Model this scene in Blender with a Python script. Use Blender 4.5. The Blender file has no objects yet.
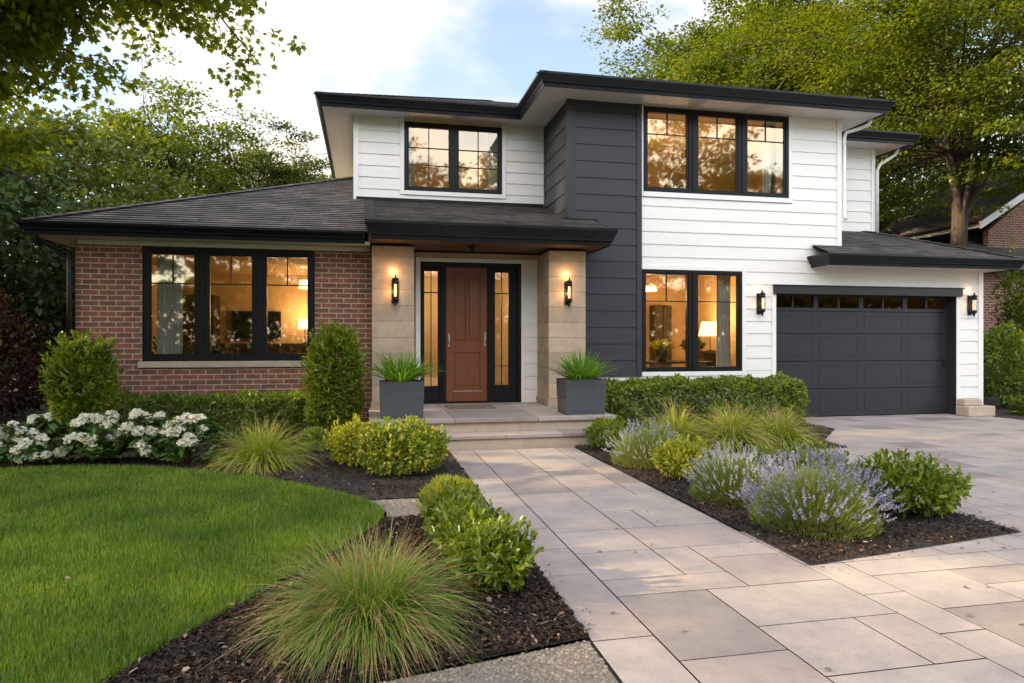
import bpy, math, random
import numpy as np
from mathutils import Vector, Matrix, noise
R = math.radians
rng = np.random.default_rng(7)
random.seed(7)
SC = bpy.context.scene
COL = SC.collection

# ------------------------------------------------------------------ camera, sky, sun, exposure
cam = bpy.data.cameras.new('camera'); camo = bpy.data.objects.new('camera', cam); COL.objects.link(camo)
camo.location = (0, 0, 1.5); camo.rotation_euler = (R(90), 0, R(-12))
cam.sensor_width = 36; cam.lens = 24.01; cam.clip_end = 2000; cam.clip_start = .05
SC.camera = camo
SC.view_settings.view_transform = 'Standard'; SC.view_settings.look = 'None'
SC.view_settings.exposure = 1.72; SC.view_settings.gamma = 1; SC.view_settings.use_curve_mapping = False
SC.cycles.max_bounces = 7; SC.cycles.diffuse_bounces = 4; SC.cycles.glossy_bounces = 3
SC.cycles.transparent_max_bounces = 12; SC.cycles.transmission_bounces = 5
SC.cycles.caustics_reflective = False; SC.cycles.caustics_refractive = False
SC.cycles.sample_clamp_indirect = 6
SUN_EL, SUN_AZ = R(23), R(4)                # azimuth measured from -X towards +Y
to_sun = Vector((-math.cos(SUN_AZ)*math.cos(SUN_EL), math.sin(SUN_AZ)*math.cos(SUN_EL), math.sin(SUN_EL)))
sl = bpy.data.lights.new('sun', 'SUN'); sl.energy = 4.0; sl.angle = R(1.0); sl.color = (1, .75, .43)
so = bpy.data.objects.new('sun', sl); COL.objects.link(so)
so.rotation_euler = to_sun.to_track_quat('Z', 'Y').to_euler(); so.location = (-30, 0, 30)

W = bpy.data.worlds.new('World'); SC.world = W; W.use_nodes = True
def world():
    nt = W.node_tree; n = nt.nodes; l = nt.links; n.clear()
    out = n.new('ShaderNodeOutputWorld'); bg = n.new('ShaderNodeBackground'); bg.inputs[1].default_value = .112
    sky = n.new('ShaderNodeTexSky'); sky.sky_type = 'NISHITA'; sky.sun_disc = False
    sky.sun_elevation = SUN_EL; sky.sun_rotation = math.atan2(to_sun.x, to_sun.y) % (2*math.pi)
    sky.air_density = 1.0; sky.dust_density = 2.0; sky.ozone_density = 1.0
    tc = n.new('ShaderNodeTexCoord'); sx = n.new('ShaderNodeSeparateXYZ'); l.new(tc.outputs['Generated'], sx.inputs[0])
    # cloud layer: project direction on a high plane, stretch, fractal noise
    ad = n.new('ShaderNodeMath'); ad.operation = 'ADD'; ad.inputs[1].default_value = .22; l.new(sx.outputs[2], ad.inputs[0])
    mx = n.new('ShaderNodeMath'); mx.operation = 'MAXIMUM'; mx.inputs[1].default_value = .05; l.new(ad.outputs[0], mx.inputs[0])
    dv = n.new('ShaderNodeVectorMath'); dv.operation = 'DIVIDE'
    cb = n.new('ShaderNodeCombineXYZ')
    for i in range(3): l.new(mx.outputs[0], cb.inputs[i])
    l.new(tc.outputs['Generated'], dv.inputs[0]); l.new(cb.outputs[0], dv.inputs[1])
    mp = n.new('ShaderNodeMapping'); mp.inputs['Location'].default_value = (1.35, .55, 0); mp.inputs['Scale'].default_value = (1, 1, .0)
    l.new(dv.outputs[0], mp.inputs[0])
    nz = n.new('ShaderNodeTexNoise'); nz.inputs['Scale'].default_value = 1.15; nz.inputs['Detail'].default_value = 9; nz.inputs['Roughness'].default_value = .52
    l.new(mp.outputs[0], nz.inputs[0])
    rp = n.new('ShaderNodeValToRGB'); rp.color_ramp.elements[0].position = .43; rp.color_ramp.elements[1].position = .60
    rp.color_ramp.interpolation = 'EASE'; l.new(nz.outputs['Fac'], rp.inputs[0])
    nz2 = n.new('ShaderNodeTexNoise'); nz2.inputs['Scale'].default_value = 3; nz2.inputs['Detail'].default_value = 6; l.new(mp.outputs[0], nz2.inputs[0])
    cr = n.new('ShaderNodeValToRGB'); cr.color_ramp.elements[0].position = .35; cr.color_ramp.elements[0].color = (3.15, 3.03, 3.0, 1)
    cr.color_ramp.elements[1].position = .65; cr.color_ramp.elements[1].color = (4.4, 3.95, 3.4, 1); l.new(nz2.outputs['Fac'], cr.inputs[0])
    # thin veil everywhere so the blue is pale
    sm = n.new('ShaderNodeMixRGB'); sm.blend_type = 'MIX'; sm.inputs[0].default_value = .14; sm.inputs[2].default_value = (3.5, 3.6, 3.7, 1)
    l.new(sky.outputs[0], sm.inputs[1])
    m = n.new('ShaderNodeMixRGB'); l.new(rp.outputs[0], m.inputs[0]); l.new(sm.outputs[0], m.inputs[1]); l.new(cr.outputs[0], m.inputs[2])
    # sky opposite the house scaled brighter, added to light the shaded facade
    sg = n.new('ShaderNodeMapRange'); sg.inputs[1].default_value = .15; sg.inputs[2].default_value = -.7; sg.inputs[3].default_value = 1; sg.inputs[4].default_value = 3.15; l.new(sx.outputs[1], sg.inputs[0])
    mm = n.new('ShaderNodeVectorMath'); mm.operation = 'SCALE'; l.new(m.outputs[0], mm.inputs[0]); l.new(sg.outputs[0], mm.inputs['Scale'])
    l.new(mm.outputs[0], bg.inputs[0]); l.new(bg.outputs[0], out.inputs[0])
world()

# ------------------------------------------------------------------ object helpers
def tag(o, label=None, cat=None, group=None, kind=None):
    if label: o['label'] = label
    if cat: o['category'] = cat
    if group: o['group'] = group
    if kind: o['kind'] = kind
    return o
def empty(name, loc, label, cat, group=None):
    o = bpy.data.objects.new(name, None); COL.objects.link(o); o.location = loc; o.empty_display_size = .2
    return tag(o, label, cat, group)
def wloc(o):
    v = Vector((0, 0, 0))
    while o is not None:
        v += o.location; o = o.parent
    return v
def link(name, me, m, parent=None, rel=True):
    o = bpy.data.objects.new(name, me); COL.objects.link(o)
    if m is not None and not me.materials: me.materials.append(m)
    if parent is not None: o.parent = parent
    return o
class MB:
    def __init__(s): s.v = []; s.f = []; s.uv = []; s.sm = []
    def add(s, vs, fs, uvs=None, smooth=False):
        b = len(s.v); s.v += [tuple(p) for p in vs]
        for k, f in enumerate(fs):
            s.f.append([b+i for i in f]); s.sm.append(smooth)
            s.uv.append(uvs[k] if uvs else [(0, 0)]*len(f))
    def box(s, x0, x1, y0, y1, z0, z1, bev=0):
        if bev <= 0:
            v = [(x, y, z) for z in (z0, z1) for y in (y0, y1) for x in (x0, x1)]
            s.add(v, [(0, 2, 3, 1), (4, 5, 7, 6), (0, 1, 5, 4), (2, 6, 7, 3), (0, 4, 6, 2), (1, 3, 7, 5)]); return
        b = bev; vs = []
        # chamfered box: 24 verts
        c = [(x0, x1), (y0, y1), (z0, z1)]; idx = {}
        for ix in (0, 1):
            for iy in (0, 1):
                for iz in (0, 1):
                    p = [c[0][ix], c[1][iy], c[2][iz]]; q = [p[k]+(b if (ix, iy, iz)[k] == 0 else -b) for k in range(3)]
                    for ax in range(3):
                        w = list(q); w[ax] = p[ax]; idx[(ix, iy, iz, ax)] = len(vs); vs.append(tuple(w))
        F = []; g = lambda *a: idx[a]
        for ax in range(3):
            o1, o2 = [k for k in range(3) if k != ax]
            for sd in (0, 1):
                ring = []
                for (a, d) in ((0, 0), (1, 0), (1, 1), (0, 1)):
                    t = [0, 0, 0]; t[ax] = sd; t[o1] = a; t[o2] = d; ring.append(idx[(*t, ax)])
                F.append(ring)
        for ax in range(3):
            o1, o2 = [k for k in range(3) if k != ax]
            for a in (0, 1):
                for d in (0, 1):
                    t0 = [0, 0, 0]; t0[o1] = a; t0[o2] = d; t1 = list(t0); t1[ax] = 1
                    F.append([idx[(*t0, o1)], idx[(*t1, o1)], idx[(*t1, o2)], idx[(*t0, o2)]])
        for ix in (0, 1):
            for iy in (0, 1):
                for iz in (0, 1): F.append([idx[(ix, iy, iz, k)] for k in range(3)])
        s.add(vs, F)
    def quad(s, a, b, c, d, uv=None): s.add([a, b, c, d], [(0, 1, 2, 3)], [uv] if uv else None)
    def poly(s, pts, uv=None): s.add(pts, [tuple(range(len(pts)))], [uv] if uv else None)
    def prism(s, pts, off):
        n = len(pts); o = Vector(off); v = [Vector(p) for p in pts]+[Vector(p)+o for p in pts]
        s.add(v, [tuple(range(n))[::-1], tuple(range(n, 2*n))]+[(i, (i+1) % n, n+(i+1) % n, n+i) for i in range(n)])
    def tube(s, pts, rad, k=8, cap=True):
        P = [Vector(p) for p in pts]; rad = rad if hasattr(rad, '__len__') else [rad]*len(P); V = []; F = []
        t0 = (P[1]-P[0]).normalized(); a = t0.orthogonal().normalized()
        for i, p in enumerate(P):
            t = ((P[min(i+1, len(P)-1)]-P[max(i-1, 0)]).normalized())
            a = (a-t*a.dot(t)).normalized(); b = t.cross(a)
            for j in range(k):
                th = 2*math.pi*j/k; V.append(p+(a*math.cos(th)+b*math.sin(th))*rad[i])
            if i:
                for j in range(k):
                    q = (i-1)*k; F.append((q+j, q+(j+1) % k, q+k+(j+1) % k, q+k+j))
        if cap: F.append(tuple(range(k))[::-1]); F.append(tuple(range((len(P)-1)*k, len(P)*k)))
        s.add(V, F, smooth=True)
    def build(s, name, m, parent=None, recalc=True):
        me = bpy.data.meshes.new(name)
        off = wloc(parent) if parent is not None else Vector((0, 0, 0))
        me.from_pydata([(p[0]-off.x, p[1]-off.y, p[2]-off.z) for p in s.v], [], s.f); me.update()
        uvl = me.uv_layers.new(name='UVMap'); uvl.data.foreach_set('uv', [c for f in s.uv for p in f for c in p])
        me.polygons.foreach_set('use_smooth', s.sm)
        if recalc:
            import bmesh
            bm = bmesh.new(); bm.from_mesh(me); bmesh.ops.recalc_face_normals(bm, faces=bm.faces); bm.to_mesh(me); bm.free()
        return link(name, me, m, parent)

# ------------------------------------------------------------------ materials
def new(name):
    m = bpy.data.materials.new(name); m.use_nodes = True; nt = m.node_tree
    return m, nt, nt.nodes['Principled BSDF']
def nd(nt, t, **k):
    n = nt.nodes.new(t)
    for a, b in k.items():
        if a.startswith('_'): setattr(n, a[1:], b)
        else: n.inputs[a.replace('_', ' ')].default_value = b
    return n
def noise_node(nt, scale, detail=5, rough=.6, vec=None, kind='Object'):
    tc = nt.nodes.new('ShaderNodeTexCoord'); n = nt.nodes.new('ShaderNodeTexNoise')
    n.inputs['Scale'].default_value = scale; n.inputs['Detail'].default_value = detail; n.inputs['Roughness'].default_value = rough
    nt.links.new(vec if vec is not None else tc.outputs[kind], n.inputs[0]); return n
def ramp(nt, fac, c0, c1, p0=.3, p1=.7):
    r = nt.nodes.new('ShaderNodeValToRGB'); r.color_ramp.elements[0].position = p0; r.color_ramp.elements[1].position = p1
    r.color_ramp.elements[0].color = (*c0, 1); r.color_ramp.elements[1].color = (*c1, 1); nt.links.new(fac, r.inputs[0]); return r
def bump(nt, b, h, st=.3, d=.01):
    n = nt.nodes.new('ShaderNodeBump'); n.inputs['Strength'].default_value = st; n.inputs['Distance'].default_value = d
    nt.links.new(h, n.inputs['Height']); nt.links.new(n.outputs[0], b.inputs['Normal']); return n
def mixc(nt, fac, a, b, mode='MIX'):
    n = nt.nodes.new('ShaderNodeMixRGB'); n.blend_type = mode
    for s, v in ((0, fac), (1, a), (2, b)):
        if hasattr(v, 'is_linked'): nt.links.new(v, n.inputs[s])
        elif s == 0: n.inputs[0].default_value = v
        else: n.inputs[s].default_value = (*v, 1)
    return n.outputs[0]
def plain(name, c, rough=.5, metal=0, var=.12, scale=6, bs=.15, bd=.004, bscale=60, stretch=None):
    m, nt, b = new(name); b.inputs['Roughness'].default_value = rough; b.inputs['Metallic'].default_value = metal
    tc = nt.nodes.new('ShaderNodeTexCoord'); mp = nt.nodes.new('ShaderNodeMapping'); nt.links.new(tc.outputs['Object'], mp.inputs[0])
    if stretch: mp.inputs['Scale'].default_value = stretch
    n = noise_node(nt, scale, 6, .65, mp.outputs[0]); lo = tuple(x*(1-var) for x in c); hi = tuple(min(1, x*(1+var)) for x in c)
    r = ramp(nt, n.outputs['Fac'], lo, hi); nt.links.new(r.outputs[0], b.inputs['Base Color'])
    n2 = noise_node(nt, bscale, 4, .6, mp.outputs[0]); bump(nt, b, n2.outputs['Fac'], bs, bd)
    rr = nt.nodes.new('ShaderNodeMapRange'); rr.inputs[3].default_value = max(.05, rough-.08); rr.inputs[4].default_value = min(1, rough+.08)
    nt.links.new(n.outputs['Fac'], rr.inputs[0]); nt.links.new(rr.outputs[0], b.inputs['Roughness'])
    return m
def emis(name, c, s):
    m, nt, b = new(name); b.inputs['Base Color'].default_value = (*c, 1); b.inputs['Emission Color'].default_value = (*c, 1); b.inputs['Emission Strength'].default_value = s; return m
M = {}
M['white'] = plain('white_siding_paint', (.755, .74, .705), .45, var=.05, scale=3, bs=.12, bd=.003, bscale=40, stretch=(.12, 1, 1))
M['white_trim'] = plain('white_trim_paint', (.78, .775, .755), .4, var=.02, bs=.05)
M['soffit'] = plain('soffit_paint', (.62, .61, .60), .55, var=.04, bs=.05)
M['dark'] = plain('charcoal_siding_paint', (.037, .0385, .0455), .5, var=.14, scale=2, bs=.2, bd=.003, bscale=40, stretch=(.12, 1, 1))
M['gdoor'] = plain('charcoal_door_paint', (.025, .0255, .030), .45, var=.08, bs=.08)
def lowspec(m, v=.22): m.node_tree.nodes['Principled BSDF'].inputs['Specular IOR Level'].default_value = v; return m
M['black'] = plain('black_metal', (.012, .013, .016), .35, var=.15, bs=.04)
M['gutter'] = plain('black_gutter_paint', (.010, .011, .014), .3, var=.2, bs=.04)
M['frame'] = plain('black_window_frame', (.010, .010, .012), .38, var=.1, bs=.03)
M['chrome'] = plain('brushed_nickel', (.65, .60, .52), .28, 1, var=.05, bs=.03)
M['planter'] = plain('planter_slate', (.058, .064, .075), .7, var=.22, scale=5, bs=.45, bd=.006, bscale=14, stretch=(.25, .25, 5))
M['stonecap'] = plain('limestone', (.44, .36, .275), .8, var=.13, scale=7, bs=.4, bd=.006, bscale=60)
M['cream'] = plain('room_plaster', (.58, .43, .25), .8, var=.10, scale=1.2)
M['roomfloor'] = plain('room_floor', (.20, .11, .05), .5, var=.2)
M['curtain'] = plain('curtain_cloth', (.75, .72, .64), .9, var=.04)
M['furn'] = plain('dark_furniture', (.035, .024, .016), .6, var=.2)
M['sofa'] = plain('sofa_cloth', (.20, .16, .12), .9, var=.15)
M['tv'] = plain('screen_black', (.008, .008, .01), .12, var=.05)
M['lampshade'] = emis('lit_lamp_shade', (1, .55, .16), 2.2)
M['bulb'] = emis('lit_bulb', (1, .50, .18), 1.1)
M['trimwood'] = plain('porch_ceiling_wood', (.10, .05, .03), .5, var=.25, scale=4, stretch=(1, 8, 8))

def m_brick():
    m, nt, b = new('red_brick'); tc = nt.nodes.new('ShaderNodeTexCoord'); sx = nt.nodes.new('ShaderNodeSeparateXYZ'); nt.links.new(tc.outputs['Object'], sx.inputs[0])
    ad = nt.nodes.new('ShaderNodeMath'); nt.links.new(sx.outputs[0], ad.inputs[0]); nt.links.new(sx.outputs[1], ad.inputs[1])
    cb = nt.nodes.new('ShaderNodeCombineXYZ'); nt.links.new(ad.outputs[0], cb.inputs[0]); nt.links.new(sx.outputs[2], cb.inputs[1])
    wob = noise_node(nt, 3, 2, .5); wm = nt.nodes.new('ShaderNodeVectorMath'); wm.operation = 'SCALE'; wm.inputs['Scale'].default_value = .006
    nt.links.new(wob.outputs['Color'], wm.inputs[0]); wa = nt.nodes.new('ShaderNodeVectorMath'); nt.links.new(cb.outputs[0], wa.inputs[0]); nt.links.new(wm.outputs[0], wa.inputs[1])
    def bt(c1, c2, mo, sm):
        t = nt.nodes.new('ShaderNodeTexBrick'); t.inputs['Color1'].default_value = (*c1, 1); t.inputs['Color2'].default_value = (*c2, 1); t.inputs['Mortar'].default_value = (*mo, 1)
        t.inputs['Scale'].default_value = 1; t.inputs['Brick Width'].default_value = .235; t.inputs['Row Height'].default_value = .082; t.inputs['Mortar Size'].default_value = .009
        t.inputs['Mortar Smooth'].default_value = sm; t.inputs['Bias'].default_value = 0; nt.links.new(wa.outputs[0], t.inputs[0]); return t
    t = bt((.27, .105, .066), (.16, .078, .054), (.47, .39, .32), .25)
    n = noise_node(nt, 9, 6, .7); r = ramp(nt, n.outputs['Fac'], (.62, .62, .66), (1.3, 1.22, 1.15)); 
    n3 = noise_node(nt, 1.1, 3, .5); r3 = ramp(nt, n3.outputs['Fac'], (.82, .84, .88), (1.15, 1.1, 1.05))
    c = mixc(nt, 1, t.outputs[0], r.outputs[0], 'MULTIPLY'); c = mixc(nt, 1, c, r3.outputs[0], 'MULTIPLY'); nt.links.new(c, b.inputs['Base Color'])
    b.inputs['Roughness'].default_value = .85
    h = mixc(nt, .25, t.outputs['Fac'], noise_node(nt, 50, 4).outputs['Fac'])
    bn = bump(nt, b, h, .8, .008); bn.invert = True
    return m
M['brick'] = m_brick()
for k_ in ('black', 'gutter', 'frame'): lowspec(M[k_])
lowspec(M['gdoor'], .3); lowspec(M['dark'], .3)
def m_shingle(name, c1, c2, c3):
    m, nt, b = new(name); tc = nt.nodes.new('ShaderNodeTexCoord')
    def bt(w, c1, c2):
        t = nt.nodes.new('ShaderNodeTexBrick'); t.inputs['Color1'].default_value = (*c1, 1); t.inputs['Color2'].default_value = (*c2, 1); t.inputs['Mortar'].default_value = (.012, .012, .013, 1)
        t.inputs['Scale'].default_value = 1; t.inputs['Brick Width'].default_value = w; t.inputs['Row Height'].default_value = .145; t.inputs['Mortar Size'].default_value = .003; t.offset = .37
        t.inputs['Mortar Smooth'].default_value = .4; nt.links.new(tc.outputs['UV'], t.inputs[0]); return t
    t = bt(.31, c1, c2); t2 = bt(.17, (.75, .75, .75), (1.3, 1.3, 1.3))
    c = mixc(nt, 1, t.outputs[0], t2.outputs[0], 'MULTIPLY')
    n = noise_node(nt, 1.3, 4, .6); r = ramp(nt, n.outputs['Fac'], (.75, .75, .77), (1.3, 1.25, 1.2)); c = mixc(nt, 1, c, r.outputs[0], 'MULTIPLY')
    g = noise_node(nt, 220, 2); r2 = ramp(nt, g.outputs['Fac'], (.6, .6, .6), (1.45, 1.4, 1.35)); c = mixc(nt, 1, c, r2.outputs[0], 'MULTIPLY')
    nt.links.new(c, b.inputs['Base Color']); b.inputs['Roughness'].default_value = .75; bump(nt, b, g.outputs['Fac'], .5, .004); return m
M['shingle'] = m_shingle('dark_asphalt_shingle', (.045, .043, .045), (.085, .078, .076), None)
M['shingle2'] = m_shingle('sunlit_tone_shingle', (.055, .051, .052), (.108, .098, .096), None)  # lighter, browner than the other shingle: wing roof's sun put into its colour

def m_stone():
    m, nt, b = new('limestone_cladding'); tc = nt.nodes.new('ShaderNodeTexCoord')
    n = noise_node(nt, 3.5, 8, .7); r = ramp(nt, n.outputs['Fac'], (.34, .255, .18), (.52, .41, .30), .3, .72)
    g = nt.nodes.new('ShaderNodeNewGeometry'); r2 = ramp(nt, g.outputs['Random Per Island'], (.86, .86, .86), (1.1, 1.08, 1.05), 0, 1)
    c = mixc(nt, 1, r.outputs[0], r2.outputs[0], 'MULTIPLY'); nt.links.new(c, b.inputs['Base Color']); b.inputs['Roughness'].default_value = .85
    bump(nt, b, noise_node(nt, 28, 8, .7).outputs['Fac'], .35, .006); return m
M['stone'] = m_stone()
def m_paver(name='sandstone_paver', base=((.30, .245, .215), (.40, .335, .295))):
    m, nt, b = new(name); g = nt.nodes.new('ShaderNodeNewGeometry')
    r = nt.nodes.new('ShaderNodeValToRGB'); e = r.color_ramp.elements; e[0].position = 0; e[0].color = (.20, .18, .17, 1); e[1].position = 1; e[1].color = (.385, .33, .29, 1)
    for p, c in ((.07, (.26, .228, .205)), (.13, (.31, .262, .235)), (.55, (.355, .308, .275)), (.8, (.33, .295, .27))):
        q = e.new(p); q.color = (*c, 1)
    nt.links.new(g.outputs['Random Per Island'], r.inputs[0])
    n = noise_node(nt, 2.2, 8, .68); r1 = ramp(nt, n.outputs['Fac'], (.78, .79, .82), (1.16, 1.12, 1.08), .32, .68)
    n2 = noise_node(nt, 90, 3, .7); r2 = ramp(nt, n2.outputs['Fac'], (.80, .80, .80), (1.2, 1.2, 1.2), .3, .7)
    n4 = noise_node(nt, 11, 6, .75); r4 = ramp(nt, n4.outputs['Fac'], (.80, .78, .76), (1.05, 1.05, 1.05), .25, .5)
    c = mixc(nt, 1, r.outputs[0], r1.outputs[0], 'MULTIPLY'); c = mixc(nt, .7, c, r2.outputs[0], 'MULTIPLY'); c = mixc(nt, .8, c, r4.outputs[0], 'MULTIPLY')
    nt.links.new(c, b.inputs['Base Color']); b.inputs['Roughness'].default_value = .68
    h = mixc(nt, .5, n4.outputs['Fac'], n2.outputs['Fac']); bump(nt, b, h, .3, .006); return m
M['paver'] = m_paver()
M['joint'] = plain('joint_sand', (.03, .026, .023), .95, var=.3, scale=30)
M['soil'] = plain('soil', (.035, .026, .02), .95, var=.35, scale=14, bs=.8, bd=.02, bscale=40)
def m_island(name, stops, rough=.8, trans=0, spec=.3, var2=None, transcol=None):
    """colour chosen per loose piece; translucent share for leaves"""
    m, nt, b = new(name); g = nt.nodes.new('ShaderNodeNewGeometry'); r = nt.nodes.new('ShaderNodeValToRGB'); e = r.color_ramp.elements
    e[0].position = 0; e[0].color = (*stops[0], 1); e[1].position = 1; e[1].color = (*stops[-1], 1)
    for i, c in enumerate(stops[1:-1]): q = e.new((i+1)/(len(stops)-1)); q.color = (*c, 1)
    nt.links.new(g.outputs['Random Per Island'], r.inputs[0]); col = r.outputs[0]
    n = noise_node(nt, var2 or 1.3, 2, .5); r2 = ramp(nt, n.outputs['Fac'], (.72, .78, .8), (1.25, 1.2, 1.1), .35, .65); col = mixc(nt, 1, col, r2.outputs[0], 'MULTIPLY')
    nt.links.new(col, b.inputs['Base Color']); b.inputs['Roughness'].default_value = rough; b.inputs['Specular IOR Level'].default_value = spec
    if trans:
        t = nt.nodes.new('ShaderNodeBsdfTranslucent'); c2 = mixc(nt, 1, col, transcol or (1.5, 1.35, .45), 'MULTIPLY'); nt.links.new(c2, t.inputs[0])
        mx = nt.nodes.new('ShaderNodeMixShader'); mx.inputs[0].default_value = trans; nt.links.new(b.outputs[0], mx.inputs[1]); nt.links.new(t.outputs[0], mx.inputs[2])
        nt.links.new(mx.outputs[0], nt.nodes['Material Output'].inputs[0])
    return m
M['mulch'] = m_island('bark_mulch', [(.022, .014, .010), (.04, .024, .016), (.016, .011, .009), (.06, .036, .022), (.028, .018, .013), (.13, .08, .05)], .85)
M['litter'] = m_island('leaf_litter', [(.22, .13, .07), (.30, .24, .19), (.16, .08, .03), (.26, .20, .16)], .8)
M['pebble'] = m_island('pebbles', [(.16, .135, .105), (.28, .24, .19), (.11, .085, .065), (.36, .32, .27), (.20, .155, .115), (.22, .205, .185)], .6)
M['agg'] = plain('aggregate_cement', (.15, .13, .11), .9, var=.2, scale=30)
M['lawnbase'] = plain('lawn_soil', (.04, .065, .014), .95, var=.3, scale=20)
def leafmat(name, stops, trans=.4, rough=.45, spec=.4, tc=None): return m_island(name, stops, rough, trans, spec, None, tc)
M['blade'] = leafmat('lawn_blades', [(0.053, 0.141, 0.012), (0.106, 0.219, 0.016), (0.083, 0.182, 0.015), (0.165, 0.268, 0.02), (0.259, 0.31, 0.05), (0.058, 0.127, 0.012)], .4, .5)
M['maple'] = leafmat('maple_leaves', [(0.141, 0.2, 0.016), (0.204, 0.266, 0.018), (0.268, 0.31, 0.018), (0.11, 0.155, 0.014)], .6)
M['tree_yg'] = leafmat('sunny_leaves', [(0.078, 0.117, 0.009), (0.104, 0.141, 0.011), (0.059, 0.097, 0.009), (0.138, 0.155, 0.013)], .5)
M['tree_dk'] = leafmat('dark_leaves', [(0.036, 0.071, 0.022), (0.055, 0.102, 0.024), (0.043, 0.085, 0.028), (0.087, 0.136, 0.028)], .3)
M['tree_md'] = leafmat('mid_leaves', [(0.071, 0.109, 0.018), (0.102, 0.139, 0.018), (0.06, 0.087, 0.018), (0.162, 0.175, 0.02)], .4)
M['hedge'] = leafmat('hedge_leaves', [(0.115, 0.196, 0.03), (0.196, 0.293, 0.033), (0.098, 0.158, 0.03), (0.327, 0.392, 0.057)], .35, .35, .5)
M['boxw'] = leafmat('boxwood_leaves', [(0.139, 0.216, 0.018), (0.202, 0.278, 0.027), (0.114, 0.165, 0.018), (0.302, 0.351, 0.032)], .4, .4)
M['euon'] = leafmat('euonymus_leaves', [(0.141, 0.224, 0.034), (0.224, 0.315, 0.034), (0.141, 0.202, 0.034), (0.699, 0.583, 0.051)], .35, .4)
M['gold'] = leafmat('golden_leaves', [(0.312, 0.345, 0.03), (0.453, 0.453, 0.044), (0.17, 0.251, 0.03), (0.566, 0.533, 0.074)], .4, .45)
M['laurel'] = leafmat('laurel_leaves', [(0.093, 0.16, 0.016), (0.153, 0.224, 0.024), (0.23, 0.272, 0.028), (0.076, 0.136, 0.016)], .35, .3, .5)
M['rhodo'] = leafmat('rhododendron_leaves', [(0.074, 0.154, 0.046), (0.111, 0.214, 0.053), (0.069, 0.13, 0.042), (0.173, 0.285, 0.084)], .25, .35, .5)
M['burg'] = leafmat('burgundy_leaves', [(0.051, 0.019, 0.019), (0.079, 0.027, 0.022), (0.034, 0.017, 0.019), (0.112, 0.063, 0.024), (0.146, 0.115, 0.024)], .35, tc=(1.2, .8, .6))
M['orange'] = leafmat('orange_leaves', [(0.36, 0.192, 0.036), (0.24, 0.216, 0.036), (0.42, 0.264, 0.06)], .4)
M['fount'] = leafmat('fountain_blades', [(.14, .20, .03), (.20, .25, .05), (.11, .17, .03), (.30, .27, .10), (.38, .28, .16)], .35, .5)
M['fountbr'] = leafmat('tan_blades', [(.32, .23, .13), (.38, .26, .17), (.26, .22, .10), (.20, .20, .07)], .35, .6)
M['tuftg'] = leafmat('tuft_blades', [(.22, .26, .04), (.28, .30, .06), (.18, .22, .04), (.35, .32, .12), (.36, .25, .12)], .35, .5)
M['spike'] = leafmat('planter_blades', [(0.106, 0.246, 0.032), (0.158, 0.334, 0.04), (0.088, 0.194, 0.032), (0.246, 0.422, 0.064)], .4, .4)
M['lavleaf'] = leafmat('lavender_leaves', [(0.2, 0.26, 0.06), (0.26, 0.3, 0.12), (0.17, 0.22, 0.05), (0.3, 0.34, 0.07)], .3, .6)
M['lavfl'] = leafmat('lavender_flowers', [(0.234, 0.218, 0.374), (0.36, 0.361, 0.493), (0.198, 0.171, 0.306), (0.45, 0.475, 0.527)], .3, .7, tc=(1.1, 1, 1.2))
M['lavsil'] = leafmat('silver_flowers', [(0.42, 0.43, 0.5), (0.52, 0.52, 0.56), (0.38, 0.38, 0.5), (0.58, 0.58, 0.56)], .3, .7, tc=(1.1, 1, 1.2))
M['petal'] = leafmat('white_petals', [(.82, .78, .64), (.84, .81, .71), (.80, .75, .58)], .25, .6, tc=(1, 1, .9))
M['stem'] = plain('stems', (.10, .09, .04), .8, var=.3)
def bladegrad(name, base, mid, tip, p=(.42, .85)):
    m, nt, b = new(name); tc = nt.nodes.new('ShaderNodeTexCoord'); sx = nt.nodes.new('ShaderNodeSeparateXYZ'); nt.links.new(tc.outputs['UV'], sx.inputs[0])
    g = nt.nodes.new('ShaderNodeNewGeometry'); ma = nt.nodes.new('ShaderNodeMath'); ma.operation = 'MULTIPLY_ADD'; ma.inputs[1].default_value = .7; ma.inputs[2].default_value = -.35; nt.links.new(g.outputs['Random Per Island'], ma.inputs[0])
    ad = nt.nodes.new('ShaderNodeMath'); nt.links.new(ma.outputs[0], ad.inputs[0]); nt.links.new(sx.outputs[1], ad.inputs[1])
    r = nt.nodes.new('ShaderNodeValToRGB'); e = r.color_ramp.elements; e[0].position = 0; e[0].color = (*base, 1); e[1].position = 1; e[1].color = (*tip, 1); q = e.new(p[0]); q.color = (*base, 1); q = e.new(p[1]); q.color = (*mid, 1)
    nt.links.new(ad.outputs[0], r.inputs[0]); nt.links.new(r.outputs[0], b.inputs['Base Color']); b.inputs['Roughness'].default_value = .5
    t = nt.nodes.new('ShaderNodeBsdfTranslucent'); nt.links.new(mixc(nt, 1, r.outputs[0], (1.3, 1.25, .7), 'MULTIPLY'), t.inputs[0]); mx = nt.nodes.new('ShaderNodeMixShader'); mx.inputs[0].default_value = .35
    nt.links.new(b.outputs[0], mx.inputs[1]); nt.links.new(t.outputs[0], mx.inputs[2]); nt.links.new(mx.outputs[0], nt.nodes['Material Output'].inputs[0]); return m
M['fount'] = bladegrad('fountain_blades', (.11, .23, .025), (.22, .31, .05), (.42, .24, .13), (.50, .90))
M['tuftg'] = bladegrad('tuft_blades', (.29, .40, .035), (.42, .45, .08), (.46, .31, .15), (.5, .92))
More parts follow.
